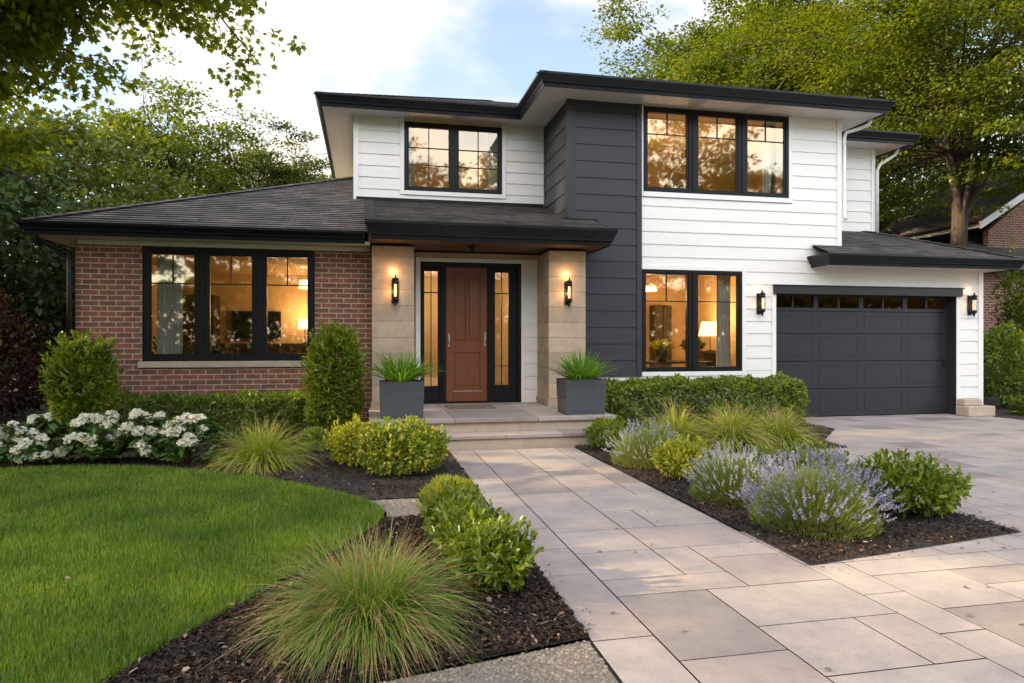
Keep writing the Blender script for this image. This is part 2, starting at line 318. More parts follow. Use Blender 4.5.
def m_bark(name, c0, c1):
    m, nt, b = new(name); tc = nt.nodes.new('ShaderNodeTexCoord'); mp = nt.nodes.new('ShaderNodeMapping'); mp.inputs['Scale'].default_value = (1, 1, .18); nt.links.new(tc.outputs['Object'], mp.inputs[0])
    n = noise_node(nt, 14, 8, .75, mp.outputs[0]); r = ramp(nt, n.outputs['Fac'], c0, c1, .35, .68); nt.links.new(r.outputs[0], b.inputs['Base Color']); b.inputs['Roughness'].default_value = .9; bump(nt, b, n.outputs['Fac'], 1, .04); return m
M['bark'] = m_bark('tree_bark', (.045, .028, .02), (.17, .11, .075))
def m_wood():
    m, nt, b = new('mahogany_door'); tc = nt.nodes.new('ShaderNodeTexCoord'); mp = nt.nodes.new('ShaderNodeMapping'); mp.inputs['Scale'].default_value = (9, 9, .8); nt.links.new(tc.outputs['Object'], mp.inputs[0])
    n = noise_node(nt, 5, 9, .7, mp.outputs[0]); r = ramp(nt, n.outputs['Fac'], (.12, .035, .013), (.23, .072, .027), .3, .7); nt.links.new(r.outputs[0], b.inputs['Base Color'])
    b.inputs['Roughness'].default_value = .38; bump(nt, b, n.outputs['Fac'], .12, .003); return m
M['door'] = m_wood()
def m_glass(name, base, tint=(1, 1, 1)):
    m, nt, b = new(name); nt.nodes.remove(b); t = nt.nodes.new('ShaderNodeBsdfTransparent'); t.inputs[0].default_value = (*tint, 1)
    g = nt.nodes.new('ShaderNodeBsdfGlossy'); g.inputs['Roughness'].default_value = .025; g.inputs[0].default_value = (1, .80, .55, 1)
    fr = nt.nodes.new('ShaderNodeFresnel'); fr.inputs[0].default_value = 1.5; a = nt.nodes.new('ShaderNodeMath'); a.operation = 'MULTIPLY_ADD'; a.use_clamp = True
    a.inputs[1].default_value = 1.0; a.inputs[2].default_value = base; nt.links.new(fr.outputs[0], a.inputs[0])
    # old panes are never quite flat: gentle waviness in the reflection
    n = noise_node(nt, 2.2, 2, .5); bp = nt.nodes.new('ShaderNodeBump'); bp.inputs['Strength'].default_value = .09; bp.inputs['Distance'].default_value = .008
    nt.links.new(n.outputs['Fac'], bp.inputs['Height']); nt.links.new(bp.outputs[0], g.inputs['Normal'])
    mx = nt.nodes.new('ShaderNodeMixShader'); nt.links.new(a.outputs[0], mx.inputs[0]); nt.links.new(t.outputs[0], mx.inputs[1]); nt.links.new(g.outputs[0], mx.inputs[2])
    nt.links.new(mx.outputs[0], nt.nodes['Material Output'].inputs[0]); return m
M['glass'] = m_glass('window_glass', .19)
M['glass_up'] = m_glass('coated_window_glass', .25)
M['glass_g'] = m_glass('garage_glass', .03, (.6, .5, .35))

# ------------------------------------------------------------------ fast leaf meshes
def rand_unit(n):
    v = rng.normal(size=(n, 3)); return v/np.linalg.norm(v, axis=1, keepdims=True)
def nrm(v): return v/np.maximum(np.linalg.norm(v, axis=-1, keepdims=True), 1e-9)
SHAPES = {  # (along, across, lift)
    'diamond': [(0, 0, 0), (.45, .5, .12), (1, 0, 0), (.45, -.5, .12)],
    'oblong': [(0, 0, 0), (.25, .38, .08), (.7, .42, .08), (1, 0, -.08), (.7, -.42, .08), (.25, -.38, .08)],
    'maple': [(0, 0, 0), (.12, .38, .03), (.32, .30, 0), (.55, .56, -.04), (.62, .24, .02), (1, 0, -.08), (.62, -.24, .02), (.55, -.56, -.04), (.32, -.30, 0), (.12, -.38, .03)],
}
def leaves_arrays(P, D, N, L, Wd, shape='diamond'):
    """P base, D long axis, N approx. normal, arrays of length/width"""
    D = nrm(D); S = nrm(np.cross(D, N)); N = np.cross(S, D); T = np.array(SHAPES[shape]); k = len(T)
    L = np.broadcast_to(L, (len(P),)); Wd = np.broadcast_to(Wd, (len(P),))
    V = P[:, None, :] + D[:, None, :]*(T[None, :, 0, None]*L[:, None, None]) + S[:, None, :]*(T[None, :, 1, None]*Wd[:, None, None]) + N[:, None, :]*(T[None, :, 2, None]*L[:, None, None])
    return V.reshape(-1, 3), k
def np_mesh(name, V, k, m, parent=None, quads=None):
    """V: (n*k,3) polygons of k verts each, or quads index array"""
    off = wloc(parent) if parent is not None else Vector((0, 0, 0)); V = V-np.array(off)
    me = bpy.data.meshes.new(name); F = np.arange(len(V)).reshape(-1, k) if quads is None else quads; k = F.shape[1]
    me.vertices.add(len(V)); me.vertices.foreach_set('co', V.astype(np.float32).ravel())
    me.loops.add(F.size); me.loops.foreach_set('vertex_index', F.astype(np.int32).ravel())
    me.polygons.add(len(F)); me.polygons.foreach_set('loop_start', (np.arange(len(F))*k).astype(np.int32))
    me.update(calc_edges=True); me.validate()
    return link(name, me, m, parent)
def blades(name, P, D0, L, W0, m, parent=None, seg=6, droop=1.0, tip=.15, bend=None):
    """curved grass blades: start P, initial direction D0, length L; gravity bends them"""
    n = len(P); L = np.broadcast_to(L, (n,)); W0 = np.broadcast_to(W0, (n,)); dr = np.broadcast_to(droop, (n,))
    D = nrm(D0); side = nrm(np.cross(D, np.array([0, 0, 1.0]))+1e-6*rand_unit(n)); side = nrm(side+.5*rand_unit(n)); rows = []; p = P.copy()
    for s in range(seg+1):
        w = (W0*(1-(s/seg)**2*(1-tip)))[:, None]/2; rows.append(np.stack([p-side*w, p+side*w], 1))
        p = p+D*(L/seg)[:, None]; D = nrm(D+np.array([0, 0, -1.0])*(dr*(.35+s/seg)/seg)[:, None]+(.05*rng.normal(size=(n, 3)) if bend else 0))
        p[:, 2] = np.maximum(p[:, 2], P[:, 2]*0+.012)
    V = np.stack(rows, 1).reshape(n, -1, 3)   # n, (seg+1)*2, 3
    k = (seg+1)*2; q = np.array([[2*s, 2*s+1, 2*s+3, 2*s+2] for s in range(seg)]); F = (np.arange(n)[:, None, None]*k+q[None]).reshape(-1, 4)
    o = np_mesh(name, V.reshape(-1, 3), 4, m, parent, quads=F); uv = o.data.uv_layers.new(name='UVMap'); vi = np.empty(len(o.data.loops), np.int32); o.data.loops.foreach_get('vertex_index', vi); t = ((vi % k)//2)/seg; uv.data.foreach_set('uv', np.column_stack([t*0, t]).astype(np.float32).ravel()); return o

# ------------------------------------------------------------------ trees
def limb(p0, d, length, r0, r1, seg=8, wob=.12, up=.0):
    p = np.array(p0, float); d = np.array(d, float); d /= np.linalg.norm(d); pts = [p.copy()]; rad = [r0]
    for i in range(seg):
        d = d+wob*rng.normal(size=3)+np.array([0, 0, up/seg]); d /= np.linalg.norm(d); p = p+d*length/seg; pts.append(p.copy()); rad.append(r0+(r1-r0)*((i+1)/seg)**.8)
    return pts, rad, d
def tree(name, base, label, group, height, crown_r, crown_c, crown_h, nclump, nleaf, lsize, mat, trunk_r, spray=(.8, .25), fork=None, shape='diamond', limbs=9, lean=(0, 0), hollow=.45, clumpvar=.35, flat=.6, cat='tree', droop=.0, lw=.6, seed=None, bark='bark', minz=None):
    """trunk + limbs reaching to leaf clumps inside an uneven ellipsoid crown"""
    base = Vector(base); root = empty(name, base, label, cat, group); mb = MB()
    c = np.array([base.x+lean[0], base.y+lean[1], base.z+crown_c]); rad = np.array([crown_r, crown_r, crown_h])
    ftop = fork if fork else crown_c-crown_h*.5; top = np.array([base.x+lean[0]*.6, base.y+lean[1]*.6, base.z+ftop])
    pts = [np.array(base)]; 
    for i in range(1, 7):
        t = i/6; pts.append(np.array(base)*(1-t)+top*t+np.array([rng.normal()*.05, rng.normal()*.05, 0])*trunk_r*3)
    mb.tube([tuple(p) for p in pts], [trunk_r*(1.35-.35*min(1, i*.7)-.28*i/6) for i in range(7)], 12)
    # clump centres
    dirs = rand_unit(nclump*3); rr = (hollow+(1-hollow)*rng.random(nclump*3)**.55); 
    bump_ = np.array([1+clumpvar*noise.noise(Vector(tuple(d*1.7+np.array(base)*.37))) *1.6 for d in dirs])
    C = c+dirs*rad*(rr*bump_)[:, None]; C = C[C[:, 2] > base.z+(minz if minz else ftop*.55)][:nclump]
    # limbs: main limbs from trunk top, each clump hangs on a branch from the nearest limb node
    nodes = [top]; nr = [trunk_r*.7]
    for i in range(limbs):
        a = 2*math.pi*i/limbs+rng.normal()*.25; el = .35+.9*rng.random(); tgt = c+np.array([math.cos(a)*math.cos(el), math.sin(a)*math.cos(el), math.sin(el)])*rad*.75
        st = pts[4+i % 3]; d = tgt-st; ln = np.linalg.norm(d); r0 = trunk_r*(.32+.25*rng.random())
        P, Q, _ = limb(st, d+np.array([0, 0, ln*.25]), ln, r0, r0*.22, 8, .09, -.35); mb.tube([tuple(p) for p in P], Q, 7, False)
        for j in range(2, 9): nodes.append(P[j]); nr.append(Q[j])
    NP = np.array(nodes)
    for q in C[::max(1, len(C)//140)]:
        j = int(np.argmin(np.linalg.norm(NP-q, axis=1)+(NP[:, 2] > q[2])*1.0)); s0 = NP[j]; d = q-s0; ln = np.linalg.norm(d)
        if ln < .2: continue
        P, Q, _ = limb(s0, d, ln, max(.012, min(nr[j]*.6, trunk_r*.16)), .012, 4, .06, 0); mb.tube([tuple(p) for p in P], Q, 5, False)
    mb.build('trunk', M[bark], root, recalc=False)
    per = max(1, nleaf//len(C)); n = per*len(C); cc = np.repeat(C, per, 0)
    sz = np.repeat(.65+.7*rng.random(len(C)), per)[:, None]
    o = rand_unit(n)*(rng.random(n)**.45)[:, None]; o[:, :2] *= spray[0]; o[:, 2] *= spray[1]; o *= sz
    outv = nrm((cc-c)/rad)
    o[:, 2] -= droop*np.linalg.norm(o[:, :2], axis=1)
    P = cc+o; D = nrm(o*np.array([1, 1, .5])+.5*rand_unit(n)+outv*.3+np.array([0, 0, -.25])); N = nrm(np.array([0, 0, 1.0])*flat+rand_unit(n)*.7+outv*.25)
    L = lsize*(.65+.7*rng.random(n)); V, k = leaves_arrays(P, D, N, L, L*lw, shape)
    np_mesh('crown', V, k, mat if not isinstance(mat, str) else M[mat], root)
    return root

def shrub(name, loc, label, cat, rx, ry, h, nleaf, ll, lw, mat, group=None, boxy=2.0, shape='oblong', shoots=0, rough=.16, lumps=4., up=.35, stems=6, base=.04, seed=None, part='foliage', inner=.75, floor=.0):
    """leafy shell over a lumpy superellipsoid, darkness between comes from real gaps"""
    x, y, z = loc; root = empty(name, loc, label, cat, group); mb = MB()
    for i in range(stems):
        a = rng.random()*6.28; r = rng.random()*.5
        p0 = (x+.3*rx*math.cos(a)*r, y+.3*ry*math.sin(a)*r, z); p1 = (x+rx*.75*math.cos(a), y+ry*.75*math.sin(a), z+h*(.5+.4*rng.random()))
        pm = ((p0[0]*.65+p1[0]*.35), (p0[1]*.65+p1[1]*.35), z+h*.3); mb.tube([p0, pm, p1], [.012+.01*h, .01+.005*h, .004], 5)
    mb.build('stems', M['stem'], root, recalc=False)
    d = rand_unit(int(nleaf*1.35)); d = d[d[:, 2] > -.75][:nleaf]; n = len(d); e = boxy
    s = (np.abs(d)**e).sum(1)**(-1/e); q = d*s[:, None]
    off = np.array([x*3.1+y, y*2.3, z]); lump = np.array([noise.noise(Vector(tuple(v*lumps*.5+off))) for v in q[:: max(1, n//n)]])
    fine = np.array([noise.noise(Vector(tuple(v*lumps*1.7+off*2))) for v in q])
    r = 1+rough*(lump*1.4+fine*.8); depth = 1-(1-inner)*rng.random(n)**1.6
    P = q*(r*depth)[:, None]*np.array([rx, ry, h/2]); P += np.array([x, y, z+h/2+base*.5]); P[:, 2] = np.maximum(P[:, 2], z+.015)
    outn = nrm(q/np.array([rx, ry, h/2])); D = nrm(outn*.8+rand_unit(n)*.75+np.array([0, 0, up])); N = nrm(outn*.7+np.array([0, 0, .5])+rand_unit(n)*.6)
    L = ll*(.6+.8*rng.random(n)); V, k = leaves_arrays(P, D, N, L, L*(lw/ll), shape); V_all = [V]
    if shoots:   # young shoots standing proud of the clipped surface, each a small whorl
        dd = rand_unit(shoots*3); dd = dd[dd[:, 2] > -.1][:shoots]; ss = (np.abs(dd)**e).sum(1)**(-1/e); qq = dd*ss[:, None]
        B = qq*np.array([rx, ry, h/2])+np.array([x, y, z+h/2]); on = nrm(nrm(qq/np.array([rx, ry, h/2]))+np.array([0, 0, .9]))
        per = 9; PP = np.repeat(B, per, 0); ON = np.repeat(on, per, 0); t = np.tile(np.linspace(0, 1, per), len(B))[:, None]; PP = PP+ON*(t*ll*2.2); m2 = len(PP)
        D2 = nrm(ON*(.4+t)+rand_unit(m2)*.8); V, k = leaves_arrays(PP, D2, nrm(ON+rand_unit(m2)*.4), ll*(.9+.3*rng.random(m2)), lw, shape); V_all.append(V)
    np_mesh(part, np.concatenate(V_all), k, M[mat], root); return root

def tuft(name, loc, label, cat, r, h, n, mat, group=None, w=.006, seg=7, core=.16, tan=None, tann=0, lean=1.0, part='blades', droop=2.3, spread=1.32):
    x, y, z = loc; root = empty(name, loc, label, cat, group)
    def mk(nn, mt, nm, L0, dr, sp):
        a = rng.random(nn)*6.283; rr = core*np.sqrt(rng.random(nn)); P = np.stack([x+rr*np.cos(a), y+rr*np.sin(a), np.full(nn, z+.01)], 1)
        a2 = a+rng.normal(size=nn)*.35; tilt = (rng.random(nn)**.75)*sp*lean; D = np.stack([np.cos(a2)*np.sin(tilt), np.sin(a2)*np.sin(tilt), np.cos(tilt)], 1)
        return blades(nm, P, D, L0*(.6+.5*rng.random(nn))*(.78+.3*tilt/sp), w*(.6+.8*rng.random(nn)), M[mt], root, seg, dr*(.5+1.0*rng.random(nn)), bend=True)
    ln = math.hypot(r, h)*1.02; mk(n, mat, part, ln, droop, spread)
    if tan: mk(tann, tan, 'dry_blades', ln*1.16, droop*1.1, spread*1.05)
    return root

# ------------------------------------------------------------------ ground
def sheet(name, pts, z, m, **k):
    mb = MB(); mb.poly([(p[0], p[1], z) for p in pts]); o = mb.build(name, m)
    import bmesh
    bm = bmesh.new(); bm.from_mesh(o.data); bmesh.ops.triangulate(bm, faces=bm.faces); 
    for f in bm.faces:
        if f.normal.z < 0: f.normal_flip()
    bm.to_mesh(o.data); bm.free(); return tag(o, kind='structure', **k)
def inpoly(P, poly):
    x, y = P[:, 0], P[:, 1]; c = np.zeros(len(P), bool); n = len(poly)
    for i in range(n):
        x1, y1 = poly[i]; x2, y2 = poly[(i+1) % n]
        if y1 == y2: continue
        k = ((y1 > y) != (y2 > y)) & (x < (x2-x1)*(y-y1)/(y2-y1)+x1); c ^= k
    return c
def scatter(poly, n, focus=True):
    """points inside poly, denser near the camera"""
    P = np.array(poly); lo, hi = P.min(0), P.max(0); out = []; tot = 0
    while tot < n:
        q = lo+rng.random((n*2, 2))*(hi-lo); q = q[inpoly(q, poly)]
        if focus:
            d = np.hypot(q[:, 0], q[:, 1]); q = q[rng.random(len(q)) < np.clip((3.2/np.maximum(d, 1))**1.35, .06, 1)]
        out.append(q); tot += len(q)
        if len(out) > 80: break
    return np.concatenate(out)[:n]
def smooth_curve(pts, it=2):
    for _ in range(it):
        q = [pts[0]]
        for a, b in zip(pts[:-1], pts[1:]):
            q += [(a[0]*.75+b[0]*.25, a[1]*.75+b[1]*.25), (a[0]*.25+b[0]*.75, a[1]*.25+b[1]*.75)]
        pts = q+[pts[-1]]
    return pts
sheet('ground', [(-400, -400), (400, -400), (400, 400), (-400, 400)], -.06, plain('far_grass', (.035, .055, .018), .95, var=.4, scale=.6, bs=.8, bd=.05, bscale=8))
LAWN_IN = smooth_curve([(-9, 9.6), (-6, 9.2), (-4.12, 8.93), (-3.3, 8.98), (-2.7, 8.82), (-1.76, 8.30), (-1.06, 7.73), (-.40, 7.02), (.02, 6.45), (.17, 6.0), (.08, 5.6), (-.28, 4.85), (-.59, 4.29), (-.80, 3.91), (-1.04, 3.45), (-1.35, 2.7), (-1.8, 1.6), (-2.2, .3), (-2.5, -3)])
LAWN = LAWN_IN+[(-9, -3)]
sheet('lawn_soil', LAWN, .012, M['lawnbase'])
sheet('side_lawn_soil', [(-9, -3), (-9, 9.6), (-14, 10.5), (-22, 11), (-22, -3)], .010, M['lawnbase'])
sheet('paving_joint_bed', [(1.09, -4), (17, -4), (17, 12.1), (2.89, 12.1), (2.89, 9.4), (1.09, 9.4)], -.013, M['joint'])
BED_B = LAWN_IN[:0]+[p for p in LAWN_IN if p[1] > 6.63]+[(-.12, 6.62), (1.1, 6.60), (1.1, 9.5), (.9, 9.9), (.1, 9.9), (.1, 11.6), (-4.5, 11.6), (-4.5, 16), (-9, 16)]
BED_F = [p for p in LAWN_IN if p[1] < 5.86 and p[1] > 2.35]; BED_F = [(.16, 5.82), (1.1, 6.0), (1.1, 3.3), (-.01, 3.07), (-1.5, 2.72)]+BED_F[::-1]
BED_R = [(2.9, 4.05), (5.04, 4.42), (5.04, 6.7), (4.4, 7.5), (4.3, 8.36), (6.65, 8.45), (6.75, 9.1), (7.85, 10.3), (7.85, 11.8), (3.6, 11.8), (3.6, 9.5), (2.9, 9.5)]
BED_G = [(12.35, 10.0), (17, 9.2), (24, 9), (24, 18), (12.6, 18), (12.6, 11.8), (12.2, 11.3)]
GR_F = [(-1.9, 2.62), (-.01, 3.05), (1.085, 3.28), (1.085, -3), (-2.6, -3)]
GR_B = [(-.10, 6.60), (1.085, 6.585), (1.085, 6.01), (.18, 5.83), (.17, 6.1), (.05, 6.42)]
for nm, p, z in (('planting_bed', BED_B, .004), ('planting_bed', BED_F, .004), ('planting_bed', BED_R, .006), ('planting_bed', BED_G, .006)): sheet(nm, p, z, M['soil'])
for nm, p in (('gravel_path', GR_F), ('gravel_path', GR_B)): sheet(nm, p, -.004, M['agg'])
def chips(name, polys, ns, mat, l0, l1, asp, tilt, zb, shape='diamond', label=None, cat=None):
    PP = []
    for p, n in zip(polys, ns): PP.append(scatter(p, n))
    q = np.concatenate(PP); n = len(q); P = np.column_stack([q, zb+.014*rng.random(n)]); a = rng.random(n)*6.283
    D = np.column_stack([np.cos(a), np.sin(a), rng.normal(size=n)*tilt]); N = nrm(np.array([0, 0, 1.0])+rng.normal(size=(n, 3))*tilt*1.3); L = l0+(l1-l0)*rng.random(n)**2
    P = P-nrm(D)*L[:, None]/2; P[:, 2] = np.maximum(P[:, 2], zb-.002); V, k = leaves_arrays(P, D, N, L, L*asp*(.6+.8*rng.random(n)), shape); return tag(np_mesh(name, V, k, M[mat]), label, cat, kind='stuff')
chips('bark_mulch', [BED_B, BED_F, BED_R, BED_G], [26000, 42000, 34000, 5000], 'mulch', .012, .055, .38, .45, .012, label='dark brown bark mulch spread over the planting beds', cat='mulch')
chips('leaf_litter', [BED_B, BED_F, BED_R], [420, 420, 420], 'litter', .018, .055, .45, .25, .026, 'oblong', 'dry tan leaf scraps lying on the dark mulch', 'leaf litter')
def spill():
    E_ = [((1.1, 3.3), (1.1, 6.0), 1, 0), ((1.1, 6.6), (1.1, 9.3), 1, 0), ((2.9, 4.1), (2.9, 9.3), -1, 0), ((2.9, 4.05), (5.04, 4.42), 0, -1), ((5.04, 4.42), (5.04, 6.7), 1, 0), ((4.3, 8.36), (6.65, 8.45), 0, -1), ((-.01, 3.06), (1.1, 3.3), 0, -1)]
    Q = []
    for a, b, nx, ny in E_:
        a, b = np.array(a), np.array(b); n = int(np.linalg.norm(b-a)*42); t = rng.random(n)[:, None]; Q.append(a+(b-a)*t+np.array([nx, ny])*(rng.random(n)**3*.13-.01)[:, None])
    q = np.concatenate(Q); n = len(q); P = np.column_stack([q, np.full(n, .006)]); a = rng.random(n)*6.28; D = np.column_stack([np.cos(a), np.sin(a), rng.normal(size=n)*.1]); L = .006+.022*rng.random(n)**2; V, k = leaves_arrays(P, D, nrm(np.array([0, 0, 1.])+.25*rand_unit(n)), L, L*.5, 'diamond')
    tag(np_mesh('spilled_mulch', V, k, M['mulch']), 'loose bark crumbs spilled from the beds onto the paving edge', 'mulch', kind='stuff')
    q = np.concatenate([scatter([(1.2, 1.6), (7, 1.6), (12, 9), (7.5, 9.5), (1.2, 9)], 130, False), scatter([p for p in LAWN_IN if p[1] > 1.6]+[(-5, 1.6), (-6.5, 9)], 110, False)]); n = len(q)
    P = np.column_stack([q, np.where(q[:, 0] > 1, .006, .05)]); a = rng.random(n)*6.28; D = np.column_stack([np.cos(a), np.sin(a), rng.normal(size=n)*.12]); L = .02+.03*rng.random(n); V, k = leaves_arrays(P, D, nrm(np.array([0, 0, 1.])+.3*rand_unit(n)), L, L*.5, 'oblong')
    tag(np_mesh('fallen_leaves', V, k, M['litter']), 'few dry fallen leaves scattered on the paving and lawn', 'leaf litter', kind='stuff')
spill()
def pebbles():
    q = np.concatenate([scatter([(-1.9, 2.62), (-.01, 3.05), (1.085, 3.28), (1.085, 1.6), (-1.9, 1.6)], 22000), scatter(GR_B, 5000)]); n = len(q)
    ph = np.array([[math.cos(a)*math.cos(e), math.sin(a)*math.cos(e), math.sin(e)] for e in (.15,) for a in np.arange(6)*math.pi/3]+[[0, 0, 1.0]]); s = (.0045+.0075*rng.random(n)**1.5)
    a = rng.random(n)*6.28; st = .7+.6*rng.random((n, 2)); V = ph[None]*s[:, None, None]; V[..., 0] *= st[:, :1]; V[..., 1] *= st[:, 1:]; V[..., 2] *= .75
    c, sn = np.cos(a)[:, None], np.sin(a)[:, None]; V = np.stack([V[..., 0]*c-V[..., 1]*sn, V[..., 0]*sn+V[..., 1]*c, V[..., 2]], -1); V += np.column_stack([q, np.full(n, -.004)])[:, None]
    F = np.array([[i, (i+1) % 6, 6] for i in range(6)]); F = (np.arange(n)[:, None, None]*7+F[None]).reshape(-1, 3)
    tag(np_mesh('gravel', V.reshape(-1, 3), 3, M['pebble'], quads=F), 'small rounded pebbles exposed across the aggregate path strips', 'gravel', kind='stuff')
pebbles()
def lawn():
    wedge = [p for p in LAWN_IN if p[1] > 1.6]; q = np.concatenate([scatter([(-6.6, 9.4)]+[p for p in wedge if p[0] > -6]+[(-3.0, 1.6), (-6.6, 8.0)], 260000), scatter(LAWN, 50000), scatter([(-6.6, 9.0), (-3.0, 1.6), (-9, 1.6), (-9, 9.5)], 50000)]); n = len(q); d = np.hypot(q[:, 0], q[:, 1]); P = np.column_stack([q, np.full(n, .012)]); a = rng.random(n)*6.283; t = np.abs(rng.normal(size=n))*.62
    D = np.column_stack([np.cos(a)*np.sin(t), np.sin(a)*np.sin(t), np.cos(t)]); hh = np.array([noise.noise(Vector((x*1.2, y*1.2, 0))) for x, y in q[::1]])
    L = (.034+.030*rng.random(n))*(1+.3*hh); wd = .0042+.0007*np.maximum(0, d-3)
    o = blades('lawn_grass', P, D, L, wd, M['blade'], None, 2, .9); tag(o, 'short green mown grass of the front lawn', 'grass', kind='stuff')
lawn()
def pavers():
    mx, my = .288, .275; x0, y0 = 1.435, -3.9; nx, ny = 52, 58; occ = np.zeros((nx, ny), bool); mb = MB(); rr = random.Random(11)
    ok = lambda i, j: 0 <= i < nx and 0 <= j < ny and not occ[i, j]
    sizes = [(2, 2, 36), (3, 2, 18), (2, 1, 20), (1, 2, 8), (2, 3, 7), (3, 1, 5), (1, 1, 3)]
    def slab(xa, xb, ya, yb):
        g = .0048; z = rr.uniform(-.0006, .0006); b = .002; x0, x1, y0_, y1 = xa+g, xb-g, ya+g, yb-g
        v = [(x0, y0_, -.03), (x1, y0_, -.03), (x1, y1, -.03), (x0, y1, -.03), (x0, y0_, z-b), (x1, y0_, z-b), (x1, y1, z-b), (x0, y1, z-b), (x0+b, y0_+b, z), (x1-b, y0_+b, z), (x1-b, y1-b, z), (x0+b, y1-b, z)]
        mb.add(v, [(8, 9, 10, 11)]+[(4+i, 4+(i+1) % 4, 8+(i+1) % 4, 8+i) for i in range(4)])
    def region(i, j):
        x, y = x0+(i+.5)*mx, y0+(j+.5)*my
        if x > 16.4 or y > 12.02: return False
        if y < 9.36 and x < 2.9: return True
        if x < 2.9: return False
        return not (x < 4.2 and 4.8 < y) and not (x < 7.3 and y > 10.3)
    for j in range(ny):
        for i in range(nx):
            if occ[i, j] or not region(i, j): continue
            rr.shuffle(sizes); c = rr.choices(sizes, [s[2] for s in sizes], k=8)+[(1, 2, 0), (2, 1, 0), (1, 1, 0)]
            for (w, h, _) in c:
                if i < 5 and i+w > 5: continue
                if all(ok(i+a, j+b) and region(i+a, j+b) for a in range(w) for b in range(h)):
                    for a in range(w):
                        for b in range(h): occ[i+a, j+b] = True
                    slab(x0+i*mx, x0+(i+w)*mx, y0+j*my, y0+(j+h)*my); break
    y = -3.9
    while y < 9.2:
        l = rr.choice([.55, .69, .83, .96]); e = min(y+l, 9.34); 
        if 9.34-e < .25: e = 9.34
        slab(1.1, 1.435, y, e); y = e
    o = mb.build('paving', M['paver'], recalc=False); tag(o, kind='structure')
pavers()
mb = MB(); mb.box(-60, 60, -22, -13, -.055, -.045); tag(mb.build('road', plain('asphalt', (.05, .05, .052), .9, bs=.5, bscale=80)), kind='structure')

# ------------------------------------------------------------------ the house
HOUSE = empty('house', (4, 12, 0), 'two storey white and charcoal house with brick wing and attached garage', 'house')
def split_rows(z0, z1, exp, openings):
    zs = [z0]
    while zs[-1]+exp < z1-.02: zs.append(zs[-1]+exp)
    return zs+[z1]
def siding(name, axis, fixed, a0, a1, z0, z1, exp, mat, openings=(), out=-1, parent=None, start=None, ztop=None):
    """lap boards. axis 'x': wall in plane y=fixed facing out*y, running along x; axis 'y': plane x=fixed."""
    mb = MB(); t = .015; zs = [z0]; s = start if start is not None else z0
    z = s
    while z < z1-.01:
        if z > z0+.01: zs.append(z)
        z += exp
    zs.append(z1)
    pt = lambda a, o, z: (a, fixed+out*o, z) if axis == 'x' else (fixed+out*o, a, z)
    for i in range(len(zs)-1):
        b, e = zs[i], zs[i+1]; full = exp
        cuts = sorted({b, e}|{z for op in openings for z in (op[2], op[3]) if b < z < e})
        for c0, c1 in zip(cuts[:-1], cuts[1:]):
            zm = (c0+c1)/2; segs = [(a0, a1)]
            for (x0, x1, q0, q1) in openings:
                if q0 < zm < q1:
                    ns = []
                    for (s0, s1) in segs:
                        if x1 <= s0 or x0 >= s1: ns.append((s0, s1)); continue
                        if x0 > s0: ns.append((s0, x0))
                        if x1 < s1: ns.append((x1, s1))
                    segs = ns
            off = lambda zz: .004+t*(1-(zz-b)/max(full, e-b))
            for (s0, s1) in segs:
                mb.quad(pt(s0, off(c0), c0), pt(s1, off(c0), c0), pt(s1, off(c1), c1), pt(s0, off(c1), c1))
                if c0 == b: mb.quad(pt(s0, 0.001, c0), pt(s1, 0.001, c0), pt(s1, off(c0), c0), pt(s0, off(c0), c0))
    return mb.build(name, mat, parent or HOUSE, recalc=False)
def wall_shell(name, x0, x1, y, z0, z1, th, openings, mat, out_only=False):
    """flat wall with rectangular holes, facing -y, thickness th"""
    mb = MB(); xs = sorted({x0, x1}|{v for o in openings for v in o[:2]}); zs = sorted({z0, z1}|{v for o in openings for v in o[2:]})
    for a, b in zip(xs[:-1], xs[1:]):
        for c, d in zip(zs[:-1], zs[1:]):
            if any(o[0] <= (a+b)/2 <= o[1] and o[2] <= (c+d)/2 <= o[3] for o in openings): continue
            mb.quad((a, y, c), (b, y, c), (b, y, d), (a, y, d)); mb.quad((a, y+th, d), (b, y+th, d), (b, y+th, c), (a, y+th, c))
    for o in openings:
        a, b, c, d = o
        mb.quad((a, y, c), (a, y+th, c), (b, y+th, c), (b, y, c)); mb.quad((a, y, d), (b, y, d), (b, y+th, d), (a, y+th, d))
        mb.quad((a, y, c), (a, y, d), (a, y+th, d), (a, y+th, c)); mb.quad((b, y, c), (b, y+th, c), (b, y+th, d), (b, y, d))
    return mb.build(name, mat, HOUSE, recalc=False)
Y1, YU, YB, YD = 11.8, 13.45, 11.55, 12.10     # front plane, upper recessed wall, brick wall, door wall
OP_LR = (4.94, 6.97, .94, 2.83); OP_UR = (4.97, 7.96, 4.26, 5.825); OP_UL = (.71, 2.65, 4.44, 5.78); OP_BR = (-3.41, -.83, 1.19, 2.98)
OP_G = (7.69, 11.80, 0, 2.49)
# brick wing
wall_shell('brick_wall', -4.34, .10, YB, -.05, 3.06, .12, [OP_BR], M['brick'])
mb = MB(); mb.box(-4.34, -4.22, YB+.12, 19, -.05, 3.06); mb.build('brick_wall', M['brick'], HOUSE)
mb = MB(); mb.box(-3.46, -.78, YB-.05, YB+.06, 1.09, 1.188, .006); mb.build('window_sill', M['stonecap'], HOUSE)
